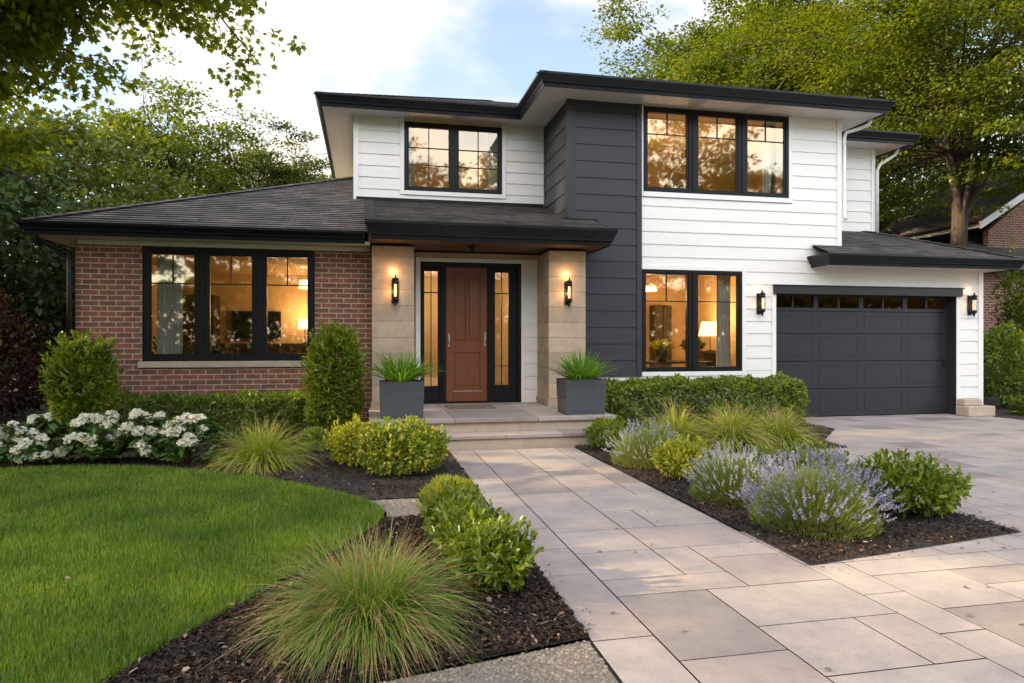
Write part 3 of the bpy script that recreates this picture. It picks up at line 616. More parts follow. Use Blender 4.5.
# white siding front, right of the charcoal bay
siding('white_siding', 'x', Y1, 4.93, 9.02, .95, 5.85, .235, M['white'], [(4.87, 7.05, .86, 2.91), (4.9, 8.04, 4.16, 5.86), (7.60, 12, 0, 2.57)])
siding('white_siding', 'x', Y1, 6.9, 7.60, .12, .95, .235, M['white'], [])
siding('white_siding', 'x', Y1, 9.02, 12.34, 2.57, 3.05, .235, M['white'], [], start=2.6-.01)
siding('white_siding', 'x', Y1, 11.90, 12.34, .10, 2.57, .235, M['white'], [])
siding('white_siding', 'y', 9.10, Y1, 13.2, 3.0, 5.85, .235, M['white'], [], out=1)
siding('white_siding', 'y', 12.44, Y1, 20, .1, 3.05, .235, M['white'], [], out=1)
siding('white_siding', 'x', 13.2, 9.10, 10.97, 3.2, 5.85, .235, M['white'], [])
siding('white_siding', 'x', YU, -.15, 3.54, 4.0, 5.85, .225, M['white'], [(.63, 2.73, 4.36, 5.86)])
siding('white_siding', 'y', -.23, YU, 21, 3.2, 5.85, .225, M['white'], [], out=-1)
siding('white_siding', 'x', YD, 2.80, 3.04, .40, 3.06, .235, M['white'], [])
def trims(name, boards, extra=()):
    mb = MB()
    for b in boards: x0, x1, y, z0, z1, *th = b; mb.box(x0, x1, y-(th[0] if th else .03), y+.01, z0, z1, .003)
    for b in extra: mb.box(*b)
    mb.build(name, M['white_trim'], HOUSE)
trims('corner_board', [(9.02, 9.12, Y1, 2.98, 5.85, .034)], [(9.10, 9.135, Y1, Y1+.1, 3.0, 5.85)])
trims('corner_board', [(12.34, 12.45, Y1, 0.05, 3.05, .034)]); trims('corner_board', [(10.96, 11.06, 13.2, 3.3, 5.85)]); trims('corner_board', [(-.25, -.15, YU, 4.0, 5.85)])
trims('garage_trim', [(7.60, 7.69, Y1, 0, 2.57), (11.80, 11.90, Y1, 0, 2.57), (7.60, 11.90, Y1, 2.57, 2.60, .026)])
trims('window_trim', [(4.87, 4.94, Y1, .86, 2.91), (6.97, 7.05, Y1, .86, 2.91), (4.94, 6.97, Y1, .86, .94, .04), (4.94, 6.97, Y1, 2.83, 2.91)])
trims('window_trim', [(4.90, 4.97, Y1, 4.17, 5.84), (7.96, 8.04, Y1, 4.17, 5.84), (4.97, 7.96, Y1, 4.17, 4.26, .04)])
trims('window_trim', [(.63, .71, YU, 4.36, 5.84), (2.65, 2.73, YU, 4.36, 5.84), (.71, 2.65, YU, 4.36, 4.44, .04)])
trims('door_trim', [(.84, .92, YD, .40, 2.98), (2.74, 2.80, YD, .40, 2.98), (.92, 2.74, YD, 2.91, 2.98)])
mb = MB(); mb.box(3.72, 7.6, Y1-.02, Y1+.1, -.05, .86, .003); mb.build('foundation', M['white_trim'], HOUSE)
# charcoal bay
siding('charcoal_siding', 'x', Y1-.03, 3.66, 4.83, .86, 5.85, .30, M['dark'])
siding('charcoal_siding', 'y', 3.54, Y1-.03, YU, 3.3, 5.85, .30, M['dark'], out=-1)
mb = MB(); mb.box(3.51, 3.66, Y1-.06, Y1+.0, .86, 5.85, .003); mb.box(4.83, 4.93, Y1-.06, Y1+.0, .86, 5.85, .003); mb.box(3.515, 3.54, Y1, Y1+.10, 3.5, 5.85); mb.box(3.515, 3.54, YU-.1, YU, 4, 5.85)
mb.build('charcoal_trim', M['dark'], HOUSE)
# plain backing walls so light never leaks through the boards
def backing(x0, x1, y, z0, z1, ops, m): wall_shell('wall_core', x0, x1, y, z0, z1, .14, ops, m)
backing(3.56, 7.685, Y1+.002, 0, 5.85, [OP_LR, (4.97, 7.685, 4.26, 5.825)], M['cream'])
backing(-.21, 3.53, YU+.002, 3.2, 5.85, [OP_UL], M['cream'])
backing(7.685, 9.08, Y1+.002, 2.492, 5.85, [(7.685, 7.96, 4.26, 5.825)], M['cream'])
mb = MB(); mb.box(9.0, 9.09, 11.95, 20, 2.9, 5.85); mb.box(9.1, 11.04, 13.21, 13.3, 3, 5.85); mb.box(-.22, -.1, 13.6, 21, 3, 5.85); mb.box(12.3, 12.43, 11.82, 20, 0, 3.05); mb.box(9.09, 12.43, 11.81, 11.95, 2.492, 3.05)
mb.box(11.8, 12.43, 11.81, 11.95, 0, 2.49); mb.box(3.56, 3.7, 11.95, 13.44, 3, 5.85); mb.box(-4.3, 12.4, 19.9, 20, 0, 3.0); mb.box(-.2, 9, 19.8, 19.9, 3, 5.85); mb.box(10.9, 11.04, 13.3, 20, 3, 5.85)
mb.build('wall_core', M['cream'], HOUSE)
# stone piers in the porch, built of courses
def pier(x0, x1, y0, y1):
    mb = MB(); z = .52; mb.box(x0-.02, x1+.02, y0-.02, y1, .40, .515, .006)
    while z < 3.03:
        h = min(.262, 3.06-z); mb.box(x0, x1, y0, y1, z, z+h-.004, .004); z += h
    mb.box(x0+.01, x1-.01, y0+.01, y1-.01, .4, 3.05); return mb.build('stone_pier', M['stone'], HOUSE)
pier(.08, .755, 11.28, 12.12); pier(3.04, 3.70, 11.28, 12.12)
mb = MB(); mb.box(.755, .84, YD-.012, YD+.1, .4, 3.06); mb.box(.84, 3.04, YD-.03, YD+.1, 2.985, 3.07); mb.build('stone_lintel', M['stone'], HOUSE)
# porch floor and steps
mb = MB(); mb.box(.08, 3.60, 9.72, 12.2, -.05, .335, .004); mb.build('porch_base', M['stonecap'], HOUSE)
mb = MB()
for a, b in ((.03, 1.22), (1.225, 2.45), (2.455, 3.64)): mb.box(a, b, 9.66, 10.85, .338, .40, .006); mb.box(a, b, 10.855, 12.2, .338, .399, .004)
mb.build('porch_slab', M['paver'], HOUSE)
mb = MB(); mb.box(.62, 3.20, 9.36, 9.72, -.05, .145, .004); mb.build('step_riser', M['stonecap'], HOUSE)
mb = MB()
for a, b in ((.58, 1.9), (1.905, 2.72), (2.725, 3.24)): mb.box(a, b, 9.32, 9.715, .148, .20, .006)
mb.build('step', M['paver'], HOUSE)
mb = MB()
for i in range(9):
    x = 1.30+i*.09; mb.box(x, x+.082, 11.05, 11.62, .401, .413, .002)
o = mb.build('doormat', plain('coir_mat', (.20, .12, .08), .95, var=.2, bs=.8, bscale=120)); tag(o, 'flat brown doormat lying in front of the wooden front door', 'doormat')

# ------------------------------------------------------------------ windows
def window(x0, x1, z0, z1, y, n, fw, mw, style, glass, dep=.07, base=0):
    w = MB(); yf = y; yb = y+dep; mb2 = w
    w.box(x0, x0+fw, yf, yb, z0, z1, .003); w.box(x1-fw, x1, yf, yb, z0, z1, .003); w.box(x0+fw, x1-fw, yf+.002, yb, z0, z0+fw, .003); w.box(x0+fw, x1-fw, yf+.002, yb, z1-fw, z1, .003)
    pw = (x1-x0-2*fw-(n-1)*mw)/n; panes = []
    for i in range(n):
        a = x0+fw+i*(pw+mw); b = a+pw
        if i < n-1: w.box(b, b+mw, yf+.004, yb, z0+fw, z1-fw, .003); w.box(b+mw*.5-.012, b+mw*.5+.012, yf-.012, yf+.004, z0+fw, z1-fw, .002)
        s = .032; c, d = z0+fw, z1-fw   # sash
        w.box(a, a+s, yf+.018, yb-.01, c, d, .002); w.box(b-s, b, yf+.018, yb-.01, c, d, .002); w.box(a+s, b-s, yf+.019, yb-.01, c, c+s, .002); w.box(a+s, b-s, yf+.019, yb-.01, d-s, d, .002)
        a += s; b -= s; c += s; d -= s; g = .009; m = (a+b)/2; H = d-c
        if style == 'top': rows = [d-H*.29]; w.box(m-g, m+g, yf+.026, yf+.052, rows[0], d)
        elif style == 'grid': rows = [c+H*.36, c+H*.655]; w.box(m-g, m+g, yf+.026, yf+.052, c, d)
        else: rows = []
        for r in rows: w.box(a, b, yf+.025, yf+.053, r-g, r+g)
        panes.append((a, b, c, d))
    root = w.build('window', M['frame'], HOUSE)
    for (a, b, c, d) in panes:
        p = MB(); p.quad((a, yf+.04, c), (b, yf+.04, c), (b, yf+.04, d), (a, yf+.04, d)); p.build('pane', M[glass], root, recalc=False)
    return root
window(*OP_BR[:2], *OP_BR[2:], YB+.02, 3, .085, .165, 'top', 'glass', .09)
window(OP_LR[0], OP_LR[1], OP_LR[2], OP_LR[3], Y1-.035, 2, .055, .16, 'top', 'glass', .1)
window(OP_UR[0], OP_UR[1], OP_UR[2], OP_UR[3], Y1-.035, 3, .06, .17, 'top', 'glass_up', .1)
window(OP_UL[0], OP_UL[1], OP_UL[2], OP_UL[3], YU-.035, 2, .06, .14, 'grid', 'glass_up', .1)

# ------------------------------------------------------------------ front door
mb = MB(); fy = YD
mb.box(.92, .97, fy-.02, fy+.14, .40, 2.91, .003); mb.box(2.67, 2.74, fy-.02, fy+.14, .40, 2.91, .003); mb.box(.97, 2.67, fy-.018, fy+.14, 2.83, 2.91, .003)
mb.box(1.27, 1.38, fy+.03, fy+.13, .40, 2.83, .004); mb.box(2.13, 2.22, fy+.03, fy+.13, .40, 2.83, .004); mb.box(1.31, 1.335, fy+.01, fy+.03, .42, 2.83); mb.box(2.165, 2.19, fy+.01, fy+.03, .42, 2.83)
for a, b in ((.97, 1.27), (2.22, 2.67)):
    g0, g1 = (.995, 1.235) if a < 1 else (2.27, 2.52)
    mb.box(a, g0, fy+.05, fy+.11, .42, 2.83); mb.box(g1, b, fy+.05, fy+.11, .42, 2.83); mb.box(g0, g1, fy+.051, fy+.11, .42, .71); mb.box(g0, g1, fy+.051, fy+.11, 2.75, 2.83)
    m = (g0+g1)/2; mb.box(m-.008, m+.008, fy+.06, fy+.09, .71, 2.75); mb.box(g0, g1, fy+.059, fy+.091, 2.36, 2.378)
    mb.box(g0, g1, fy+.059, fy+.091, 1.05, 1.062) if a > 1 else None
mb.box(.97, 2.67, fy-.0, fy+.13, .402, .425, .003)
DF = mb.build('door_frame', M['frame'], HOUSE)
for g0, g1 in ((.995, 1.235), (2.27, 2.52)):
    p = MB(); p.quad((g0, fy+.075, .71), (g1, fy+.075, .71), (g1, fy+.075, 2.75), (g0, fy+.075, 2.75)); p.build('sidelight_pane', M['glass'], DF, recalc=False)
mb = MB(); a, b, c, d = 1.382, 2.128, .428, 2.828; y0 = fy+.06; y1 = fy+.11; st = .13
mb.box(a, a+st, y0, y1, c, d, .004); mb.box(b-st, b, y0, y1, c, d, .004)
for z0, z1 in ((c, c+.24), (1.30, 1.50), (d-.13, d)): mb.box(a+st, b-st, y0, y1, z0, z1, .004)
mb.box((a+b)/2-.018, (a+b)/2+.018, y0+.003, y1, 1.50, d-.13, .004)
mb.box(a+st, b-st, y0+.022, y1-.01, c+.2, d-.1)
mb.box(a+st+.03, b-st-.03, y0+.012, y1-.01, c+.275, 1.265, .006)
for q0, q1 in ((a+st+.03, (a+b)/2-.045), ((a+b)/2+.045, b-st-.03)): mb.box(q0, q1, y0+.012, y1-.01, 1.535, d-.165, .006)
DOOR = mb.build('front_door', M['door'], HOUSE)
def handle(x, y, z, parent):
    h = MB(); h.box(x-.022, x+.022, y-.012, y, z-.12, z+.13, .004); h.tube([(x, y, z-.07), (x, y-.05, z-.07), (x, y-.055, z-.04), (x, y-.055, z+.04), (x, y-.05, z+.06), (x, y, z+.06)], .008, 8)
    h.tube([(x, y-.005, z+.1), (x, y-.03, z+.1)], .016, 10); return h.build('handle', M['chrome'], parent)
handle(1.43, fy+.06, 1.52, DOOR); handle(2.085, fy+.06, 1.54, DOOR)
h = MB(); h.box(1.50, 2.02, fy+.052, fy+.06, .60, .622, .002); h.build('kick_rail', M['chrome'], DOOR)

# ------------------------------------------------------------------ garage door
gy = Y1+.20; mb = MB(); gx0, gx1, gz0, gz1 = 7.69, 11.80, .012, 2.49; nc = 4; secs = [0.012, .56, 1.11, 1.66, 2.10]; 
for i, (c, d) in enumerate(zip(secs[:-1], secs[1:])):
    mb.box(gx0, gx1, gy, gy+.05, c+.004, d-.004, .004)
    if i > 2: pass
    cw = (gx1-gx0)/nc
    for k in range(nc):
        a = gx0+k*cw+.07; b = gx0+(k+1)*cw-.07; m = (a+b)/2
        for (u, v) in ((a, b),):
            z0, z1 = c+.09, d-.075
            for (p0, p1, q0, q1) in ((u, v, z0, z0+.014), (u, v, z1-.014, z1), (u, u+.014, z0+.014, z1-.014), (v-.014, v, z0+.014, z1-.014)): mb.box(p0, p1, gy-.005, gy+.002, q0, q1, .002)
# top row with lights
mb.box(gx0, gx1, gy, gy+.05, 2.104, 2.17, .003); mb.box(gx0, gx1, gy, gy+.05, 2.40, 2.49, .003)
cw = (gx1-gx0)/nc; lites = []
mb.box(gx0, gx0+.05, gy+.001, gy+.05, 2.17, 2.40)
for k in range(nc):
    a = gx0+k*cw; m = a+cw/2; mb.box(m-.02, m+.02, gy+.001, gy+.05, 2.17, 2.40); lites += [(a+(.05), m-.02), (m+.02, a+cw-.05)]
    mb.box(a+cw-.05, min(gx1, a+cw+.05), gy+.001, gy+.05, 2.17, 2.40)
mb.box(gx0, gx1, gy+.045, gy+.065, .012, 2.165); GD = mb.build('garage_door', M['gdoor'], HOUSE)
for a, b in lites:
    p = MB(); p.quad((a, gy+.03, 2.17), (b, gy+.03, 2.17), (b, gy+.03, 2.40), (a, gy+.03, 2.40)); p.build('pane', M['glass_g'], GD, recalc=False)
h = MB(); h.box(11.66, 11.70, gy-.025, gy, .98, 1.12, .004); h.build('handle', M['black'], GD)
mb = MB(); mb.box(7.62, 11.90, Y1-.085, Y1-.03, 2.415, 2.57, .005); mb.box(7.60, 11.92, Y1-.11, Y1-.03, 2.571, 2.592, .003)
mb.box(7.685, 7.70, Y1-.02, gy+.02, 0, 2.49); mb.box(11.79, 11.806, Y1-.02, gy+.02, 0, 2.49); mb.box(7.70, 11.79, Y1-.02, gy+.02, 2.475, 2.492); mb.build('garage_surround', M['gdoor'], HOUSE)

# ------------------------------------------------------------------ roofs
def clip(poly, v0, v1):
    def half(p, f):
        out = []
        for i in range(len(p)):
            a, b = p[i], p[(i+1) % len(p)]; fa, fb = f(a), f(b)
            if fa >= 0: out.append(a)
            if (fa >= 0) != (fb >= 0):
                t = fa/(fa-fb); out.append((a[0]+(b[0]-a[0])*t, a[1]+(b[1]-a[1])*t))
        return out
    p = half(poly, lambda q: q[1]-v0)
    return half(p, lambda q: v1-q[1]) if len(p) > 2 else []
def slope(mb, pts, u, lift=.012, dv=.145):
    """shingle courses on a planar convex polygon; u is the (horizontal) eave direction"""
    P = [Vector(p) for p in pts]; u = Vector(u).normalized(); n = (P[1]-P[0]).cross(P[2]-P[0]).normalized()
    if n.z < 0: n = -n
    v = n.cross(u).normalized()
    if v.z < 0: v = -v
    o = P[0]; Q = [((p-o).dot(u), (p-o).dot(v)) for p in P]; lo = min(q[1] for q in Q); hi = max(q[1] for q in Q); k = 0
    while lo+k*dv < hi-1e-4:
        a = lo+k*dv; b = min(a+dv, hi); c = clip(Q, a, b); k += 1
        if len(c) < 3: continue
        jit = random.uniform(0, .004); w = lambda q: o+u*q[0]+v*q[1]+n*(.002+(lift+jit)*(1-(q[1]-a)/dv))
        kk = k*.145; mb.poly([w(q) for q in c], [(q[0]+50, (q[1]-a)+kk) for q in c])
        e = [q for q in c if abs(q[1]-a) < 1e-5]
        if len(e) >= 2:
            e.sort(); l, r = e[0], e[-1]; z = lambda q: o+u*q[0]+v*q[1]-n*.006
            mb.quad(z(l), z(r), w(r), w(l), [(l[0]+50, kk+.01), (r[0]+50, kk+.01), (r[0]+50, kk+.02), (l[0]+50, kk+.02)])
def deck(mb, pts, d=-.03): mb.poly([(p[0], p[1], p[2]+d) for p in pts])
def hipcap(mb, a, b, w=.11):
    a, b = Vector(a), Vector(b); d = b-a; n = max(1, int(d.length/.2)); s = Vector((d.y, -d.x, 0)).normalized()*w
    for i in range(n):
        p = a+d*(i/n); q = a+d*((i+1)/n+.03); h0, h1 = Vector((0, 0, .042)), Vector((0, 0, .024)); dn = Vector((0, 0, -.03))
        mb.poly([p+h0, q+h1, q+s+h1+dn, p+s+h0+dn], [(50, .145*i), (50.2, .145*i), (50.2, .145*i+.1), (50, .145*i+.1)]); mb.poly([p+h0, p-s+h0+dn, q-s+h1+dn, q+h1], [(51, .145*i), (51.2, .145*i), (51.2, .145*i+.1), (51, .145*i+.1)])
def eave(path, zb, zt, name='gutter', proj=.11):
    """fascia plus K-style gutter along a list of (x,y) outline points (outside on the left of travel is +n)"""
    prof = [(0, zb), (.012, zb-.001), (.02, zb+.055), (.045, zb+.075), (.05, zb+.10), (proj*.9, zb+(zt-zb)*.78), (proj, zt-.035), (proj, zt), (proj-.018, zt), (proj-.02, zt-.02), (0, zt-.03)]
    n = len(path); mb = MB(); rows = []
    for i, p in enumerate(path):
        p = Vector((*p, 0)); ds = []
        if i > 0: ds.append((Vector((*path[i], 0))-Vector((*path[i-1], 0))).normalized())
        if i < n-1: ds.append((Vector((*path[i+1], 0))-Vector((*path[i], 0))).normalized())
        ns = [Vector((d.y, -d.x, 0)) for d in ds]; m = sum(ns, Vector()).normalized(); k = 1/max(.4, m.dot(ns[0]))
        rows.append([p+m*k*q[0]+Vector((0, 0, q[1])) for q in prof])
    V = [v for r in rows for v in r]; K = len(prof); F = []
    for i in range(n-1):
        for j in range(K): F.append((i*K+j, (i+1)*K+j, (i+1)*K+(j+1) % K, i*K+(j+1) % K))
    F += [tuple(range(K)), tuple(range((n-1)*K, n*K))]; mb.add(V, F); return mb.build(name, M['gutter'], HOUSE)
# left wing hip roof
t = .42
def roof_part(polys, mat, caps=(), lift=.012, name='roof'):
    mb = MB()
    for pts, u in polys: slope(mb, pts, u, lift)
    o = mb.build(name, mat, HOUSE, recalc=False)
    d = MB()
    for pts, u in polys: deck(d, pts, -.025)
    d.build('roof_deck', M['gutter'], HOUSE, recalc=False)
    if caps:
        c = MB()
        for a, b in caps: hipcap(c, a, b)
        c.build('hip_cap', mat, HOUSE, recalc=False)
    return o
ex, ey, ez = -4.86, 11.02, 3.22; s = 4.63
A = (ex, ey, ez); B = (ex+s, ey+s, ez+s*t); 
roof_part([([A, (.06, ey, ez), (.06, ey+s, ez+s*t), B], (1, 0, 0)), ([(ex, ey+2*s, ez), A, B, B][0:3], (0, 1, 0))], M['shingle2'], [(A, B)])
# porch roof
p0, p1 = (-.02, 10.72, 3.35), (4.02, 10.72, 3.35); pt_ = .315; zt = 3.35+(YU-10.72)*pt_
roof_part([([p0, (3.62, 10.72, 3.35), (3.50, YU, zt), (-.02, YU, zt)], (1, 0, 0)), ([(3.62, 10.72, 3.35), p1, (4.0, Y1-.03, 3.35+(Y1-10.75)*pt_), (3.5675, Y1-.03, 3.35+(Y1-10.75)*pt_)], (1, 0, 0))], M['shingle'])
mb = MB(); mb.prism([(-.03, 10.72, 3.30), (-.03, 10.72, 3.385), (-.03, YU, zt+.035), (-.03, YU, zt-.06)], (.16, 0, 0)); mb.build('rake_board', M['shingle2'], HOUSE)
mb = MB(); mb.prism([(4.0, 10.73, 3.28), (4.0, 10.73, 3.36), (4.0, Y1-.04, 3.35+(Y1-10.75)*pt_+.01), (4.0, Y1-.04, 3.28)], (.02, 0, 0))
mb.box(-.2, 3.5, YU-.05, YU-.022, zt-.02, zt+.07); mb.box(3.42, 4.06, Y1-.10, Y1-.065, 3.64, 3.70); mb.build('flashing', M['gutter'], HOUSE)
# garage roof
gx0_, gyy, gz = 8.47, 11.18, 3.13; g2 = 12.84; gt = .40; s2 = 2.0; Hh = gz+s2*gt
roof_part([([(gx0_, gyy, gz), (g2, gyy, gz), (g2-s2, gyy+s2, Hh), (gx0_, gyy+s2, Hh)], (1, 0, 0)), ([(g2, gyy, gz), (g2, 19, gz), (g2-s2, 19, Hh), (g2-s2, gyy+s2, Hh)], (0, 1, 0))], M['shingle'], [((g2, gyy, gz), (g2-s2, gyy+s2, Hh))])
# upper roofs
uy, uz = 11.12, 6.02; uxl, uxr = 2.86, 9.74; half = (uxr-uxl)/2; ut = .38
pk = (uxl+half, uy+half, uz+half*ut)
roof_part([([(uxl, uy, uz), (uxr, uy, uz), pk], (1, 0, 0)), ([(uxr, uy, uz), (uxr, 20, uz), (pk[0], 20, pk[2]), pk], (0, 1, 0)), ([(uxl, 20, uz), (uxl, uy, uz), pk, (pk[0], 20, pk[2])], (0, 1, 0))], M['shingle'], [((uxl, uy, uz), pk), ((uxr, uy, uz), pk)])
ly = 12.92; lx = -.90
roof_part([([(lx, ly, uz), (uxl+.3, ly, uz), (uxl+2.5, ly+3.9, uz+3.9*ut), (lx+3.9, ly+3.9, uz+3.9*ut)], (1, 0, 0)), ([(lx, 21, uz), (lx, ly, uz), (lx+3.9, ly+3.9, uz+3.9*ut)], (0, 1, 0))], M['shingle2'], [((lx, ly, uz), (lx+3.9, ly+3.9, uz+3.9*ut))])
roof_part([([(9.2, 12.6, 5.96), (11.66, 12.6, 5.96), (9.9, 14.3, 6.6), (9.2, 14.3, 6.6)], (1, 0, 0)), ([(11.66, 12.6, 5.96), (11.66, 20, 5.96), (9.9, 20, 6.6), (9.9, 14.3, 6.6)], (0, 1, 0))], M['shingle'])
# gutters & fascias
eave([(ex+.05, 20), (ex+.05, ey+.08), (-.03, ey+.08)], 3.05, 3.24)
eave([(.08, 11.1), (.08, 10.80), (3.96, 10.80), (3.96, Y1-.06)], 3.09, 3.37)
eave([(gx0_-.0, Y1), (gx0_+.0, gyy+.08), (g2-.08, gyy+.08), (g2-.08, 19)], 2.93, 3.15)
eave([(lx+.08, 21), (lx+.08, ly+.07), (uxl+.08, ly+.07), (uxl+.08, uy+.08), (uxr-.08, uy+.08), (uxr-.08, 13.2)], 5.82, 6.05)
eave([(9.6, 12.68), (11.58, 12.68), (11.58, 20)], 5.76, 5.99)
# soffits
def soff(rects, mat='soffit', name='soffit', dirx=True):
    for (x0, x1, y0, y1, z) in rects:
        mb = MB(); n = max(1, int((x1-x0)/.30)); w = (x1-x0)/n
        for i in range(n): mb.box(x0+i*w+.0015, x0+(i+1)*w-.0015, y0, y1, z, z+.02)
        mb.box(x0, x1, y0, y1, z+.021, z+.03); mb.build(name, M[mat], HOUSE, recalc=False)
soff([(-4.80, 0.05, 11.10, YB, 3.06), (-4.80, -4.34, YB, 19, 3.06), (gx0_+.02, g2-.1, 11.27, Y1, 2.95), (12.45, g2-.1, Y1, 19, 2.95)])
soff([(lx+.09, -.2, ly+.08, 21, 5.845), (-.2, 3.5, ly+.08, YU, 5.846), (uxl+.09, 3.54, uy+.09, ly+.079, 5.847), (3.5401, uxr-.09, uy+.09, Y1, 5.848), (9.1, uxr-.09, Y1+.001, 13.2, 5.847), (9.74, 11.5, 12.70, 13.2, 5.78), (11.06, 11.5, 13.201, 20, 5.78)])
soff([(.02, 3.93, 10.83, 12.1, 3.10)], 'trimwood', 'porch_ceiling')
mb = MB(); mb.box(-4.3, 0.05, YB-.028, YB-.002, 2.985, 3.055, .004); mb.build('frieze_board', M['soffit'], HOUSE)
mb = MB(); mb.tube([(1.72, 11.3, 3.10), (1.72, 11.3, 3.06)], .07, 16); mb.tube([(1.72, 11.3, 3.06), (1.72, 11.3, 3.0)], .028, 10); o = mb.build('porch_light', M['black']); tag(o, 'small unlit black fitting under the porch ceiling above the door', 'ceiling light')
# downpipes
def pipe(pts, m, r=.035): mb = MB(); mb.tube(pts, r, 10); mb.build('downpipe', m, HOUSE)
pipe([(-4.72, 11.2, 3.10), (-4.72, 11.22, 3.02), (-4.6, 11.4, 2.92), (-4.42, 11.52, 2.84), (-4.40, 11.49, 2.7), (-4.40, 11.49, 0)], M['gutter'])
pipe([(9.66, 11.6, 5.86), (9.60, 11.62, 5.74), (9.42, 11.66, 5.66), (9.20, 11.74, 5.60), (9.17, 11.76, 5.5), (9.17, 11.76, 3.95), (9.17, 11.72, 3.9)], M['white_trim'], .034)
pipe([(11.5, 13.0, 5.75), (11.42, 13.02, 5.62), (11.12, 13.1, 5.42), (11.08, 13.14, 5.3), (11.08, 13.14, 3.85)], M['white_trim'], .034)

# ------------------------------------------------------------------ rooms behind the windows
def room(x0, x1, y0, y1, z0, z1, wallm, name='room'):
    mb = MB(); mb.quad((x0, y1, z0), (x1, y1, z0), (x1, y1, z1), (x0, y1, z1)); mb.quad((x0, y0, z0), (x0, y1, z0), (x0, y1, z1), (x0, y0, z1)); mb.quad((x1, y1, z0), (x1, y0, z0), (x1, y0, z1), (x1, y1, z1)); mb.quad((x0, y0, z1), (x0, y1, z1), (x1, y1, z1), (x1, y0, z1))
    r = mb.build('room_lining', wallm, HOUSE, recalc=False); f = MB(); f.quad((x0, y0, z0), (x1, y0, z0), (x1, y1, z0), (x0, y1, z0)); f.build('room_floor', M['roomfloor'], HOUSE, recalc=False)
def lamp(kind, x, y, z, w, label, shade=(.16, .22), cm='lampshade'):
    root = empty(kind, (x, y, z), label, 'lamp'); mb = MB(); r, h = shade
    if kind == 'pendant_lamp':
        mb.tube([(x, y, z), (x, y, z+.6)], .008, 6); mb.build('cord', M['black'], root); s = MB(); s.tube([(x, y, z-h), (x, y, z)], [r, r*.9], 20); s.build('lamp_shade', M[cm], root)
        lz = z-h-.12
    else:
        mb.tube([(x, y, z), (x, y, z+.02), (x, y, z+.021), (x, y, z+.32)], [.07, .07, .015, .015], 12); mb.build('lamp_base', M['furn'], root); s = MB(); s.tube([(x, y, z+.32), (x, y, z+.32+h)], [r, r*.75], 20); s.build('lamp_shade', M[cm], root); lz = z+.42+h
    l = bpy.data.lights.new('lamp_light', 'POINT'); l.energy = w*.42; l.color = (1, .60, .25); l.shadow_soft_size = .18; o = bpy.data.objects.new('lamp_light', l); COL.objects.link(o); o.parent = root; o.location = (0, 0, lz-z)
    return root
def curtain(x0, x1, y, z0, z1, label):
    mb = MB(); n = 40; w = x1-x0; rows = []
    for j, z in enumerate((z0, (z0+z1)/2, z1)):
        rows.append([(x0+w*i/n, y+.03*math.sin(i*1.1+j*.1)+.012*math.sin(i*2.7), z) for i in range(n+1)])
    V = [p for r in rows for p in r]; F = [(j*(n+1)+i, j*(n+1)+i+1, (j+1)*(n+1)+i+1, (j+1)*(n+1)+i) for j in range(2) for i in range(n)]
    mb.add(V, F, smooth=True); tag(mb.build('curtain', M['curtain'], recalc=False), label, 'curtain')
# living room behind the brick wing window
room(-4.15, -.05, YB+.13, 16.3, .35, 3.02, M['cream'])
curtain(-3.28, -2.90, 11.85, .4, 2.95, 'pale curtain hanging at the outer edge of the brick wing window'); curtain(-.92, -.70, 11.85, .4, 2.95, 'narrow pale curtain beside the pillar end of the brick wing window')
lamp('pendant_lamp', -1.15, 14.6, 2.75, 20, 'glowing drum lamp hanging in the room behind the brick wing window', (.22, .16))
lamp('table_lamp', -1.35, 15.85, 1.46, 30, 'lit table lamp on the sideboard behind the three part brick wing window')
def cabinet(name, x0, x1, y0, y1, z0, z1, m, label, cat, nd=3):
    root = empty(name, ((x0+x1)/2, (y0+y1)/2, z0), label, cat); mb = MB(); mb.box(x0, x1, y0, y1, z0+.08, z1, .01); mb.build('carcass', m, root)
    w = (x1-x0)/nd
    for i in range(nd): d = MB(); d.box(x0+i*w+.01, x0+(i+1)*w-.01, y0-.02, y0-.002, z0+.1, z1-.03, .004); d.build('door', m, root)
    for i in (0, 1): l = MB(); l.box(x0+.04+i*(x1-x0-.12), x0+.08+i*(x1-x0-.12), y0+.02, y1-.02, z0, z0+.08); l.build('leg', m, root)
    return root
cabinet('sideboard', -3.1, -.4, 15.6, 16.15, .35, 1.46, M['furn'], 'long dark sideboard under the television in the brick wing room', 'sideboard', 4)
cabinet('bookcase', -4.0, -3.2, 15.7, 16.25, .35, 2.5, M['furn'], 'tall dark bookcase in the corner of the brick wing room', 'bookcase', 2)
root = empty('television', (-2.4, 16.15, 1.58), 'dark flat television on the wall of the brick wing room', 'television'); mb = MB(); mb.box(-2.95, -1.9, 16.17, 16.25, 1.58, 2.18, .006); mb.build('casing', M['black'], root); mb = MB(); mb.box(-2.92, -1.93, 16.16, 16.169, 1.61, 2.15); mb.build('screen', M['tv'], root)
def sofa(x, y, z, w, label, m='sofa'):
    root = empty('sofa', (x, y, z), label, 'sofa')
    for nm, b in (('seat', (x-w/2, x+w/2, y-.4, y+.35, z+.15, z+.42)), ('backrest', (x-w/2, x+w/2, y-.55, y-.38, z+.15, z+.85)), ('armrest', (x-w/2-.16, x-w/2, y-.5, y+.35, z+.1, z+.6)), ('armrest', (x+w/2, x+w/2+.16, y-.5, y+.35, z+.1, z+.6))):
        q = MB(); q.box(*b, .03); q.build(nm, M[m], root)
sofa(-1.7, 13.2, .35, 1.6, 'brown sofa with its back to the brick wing window')
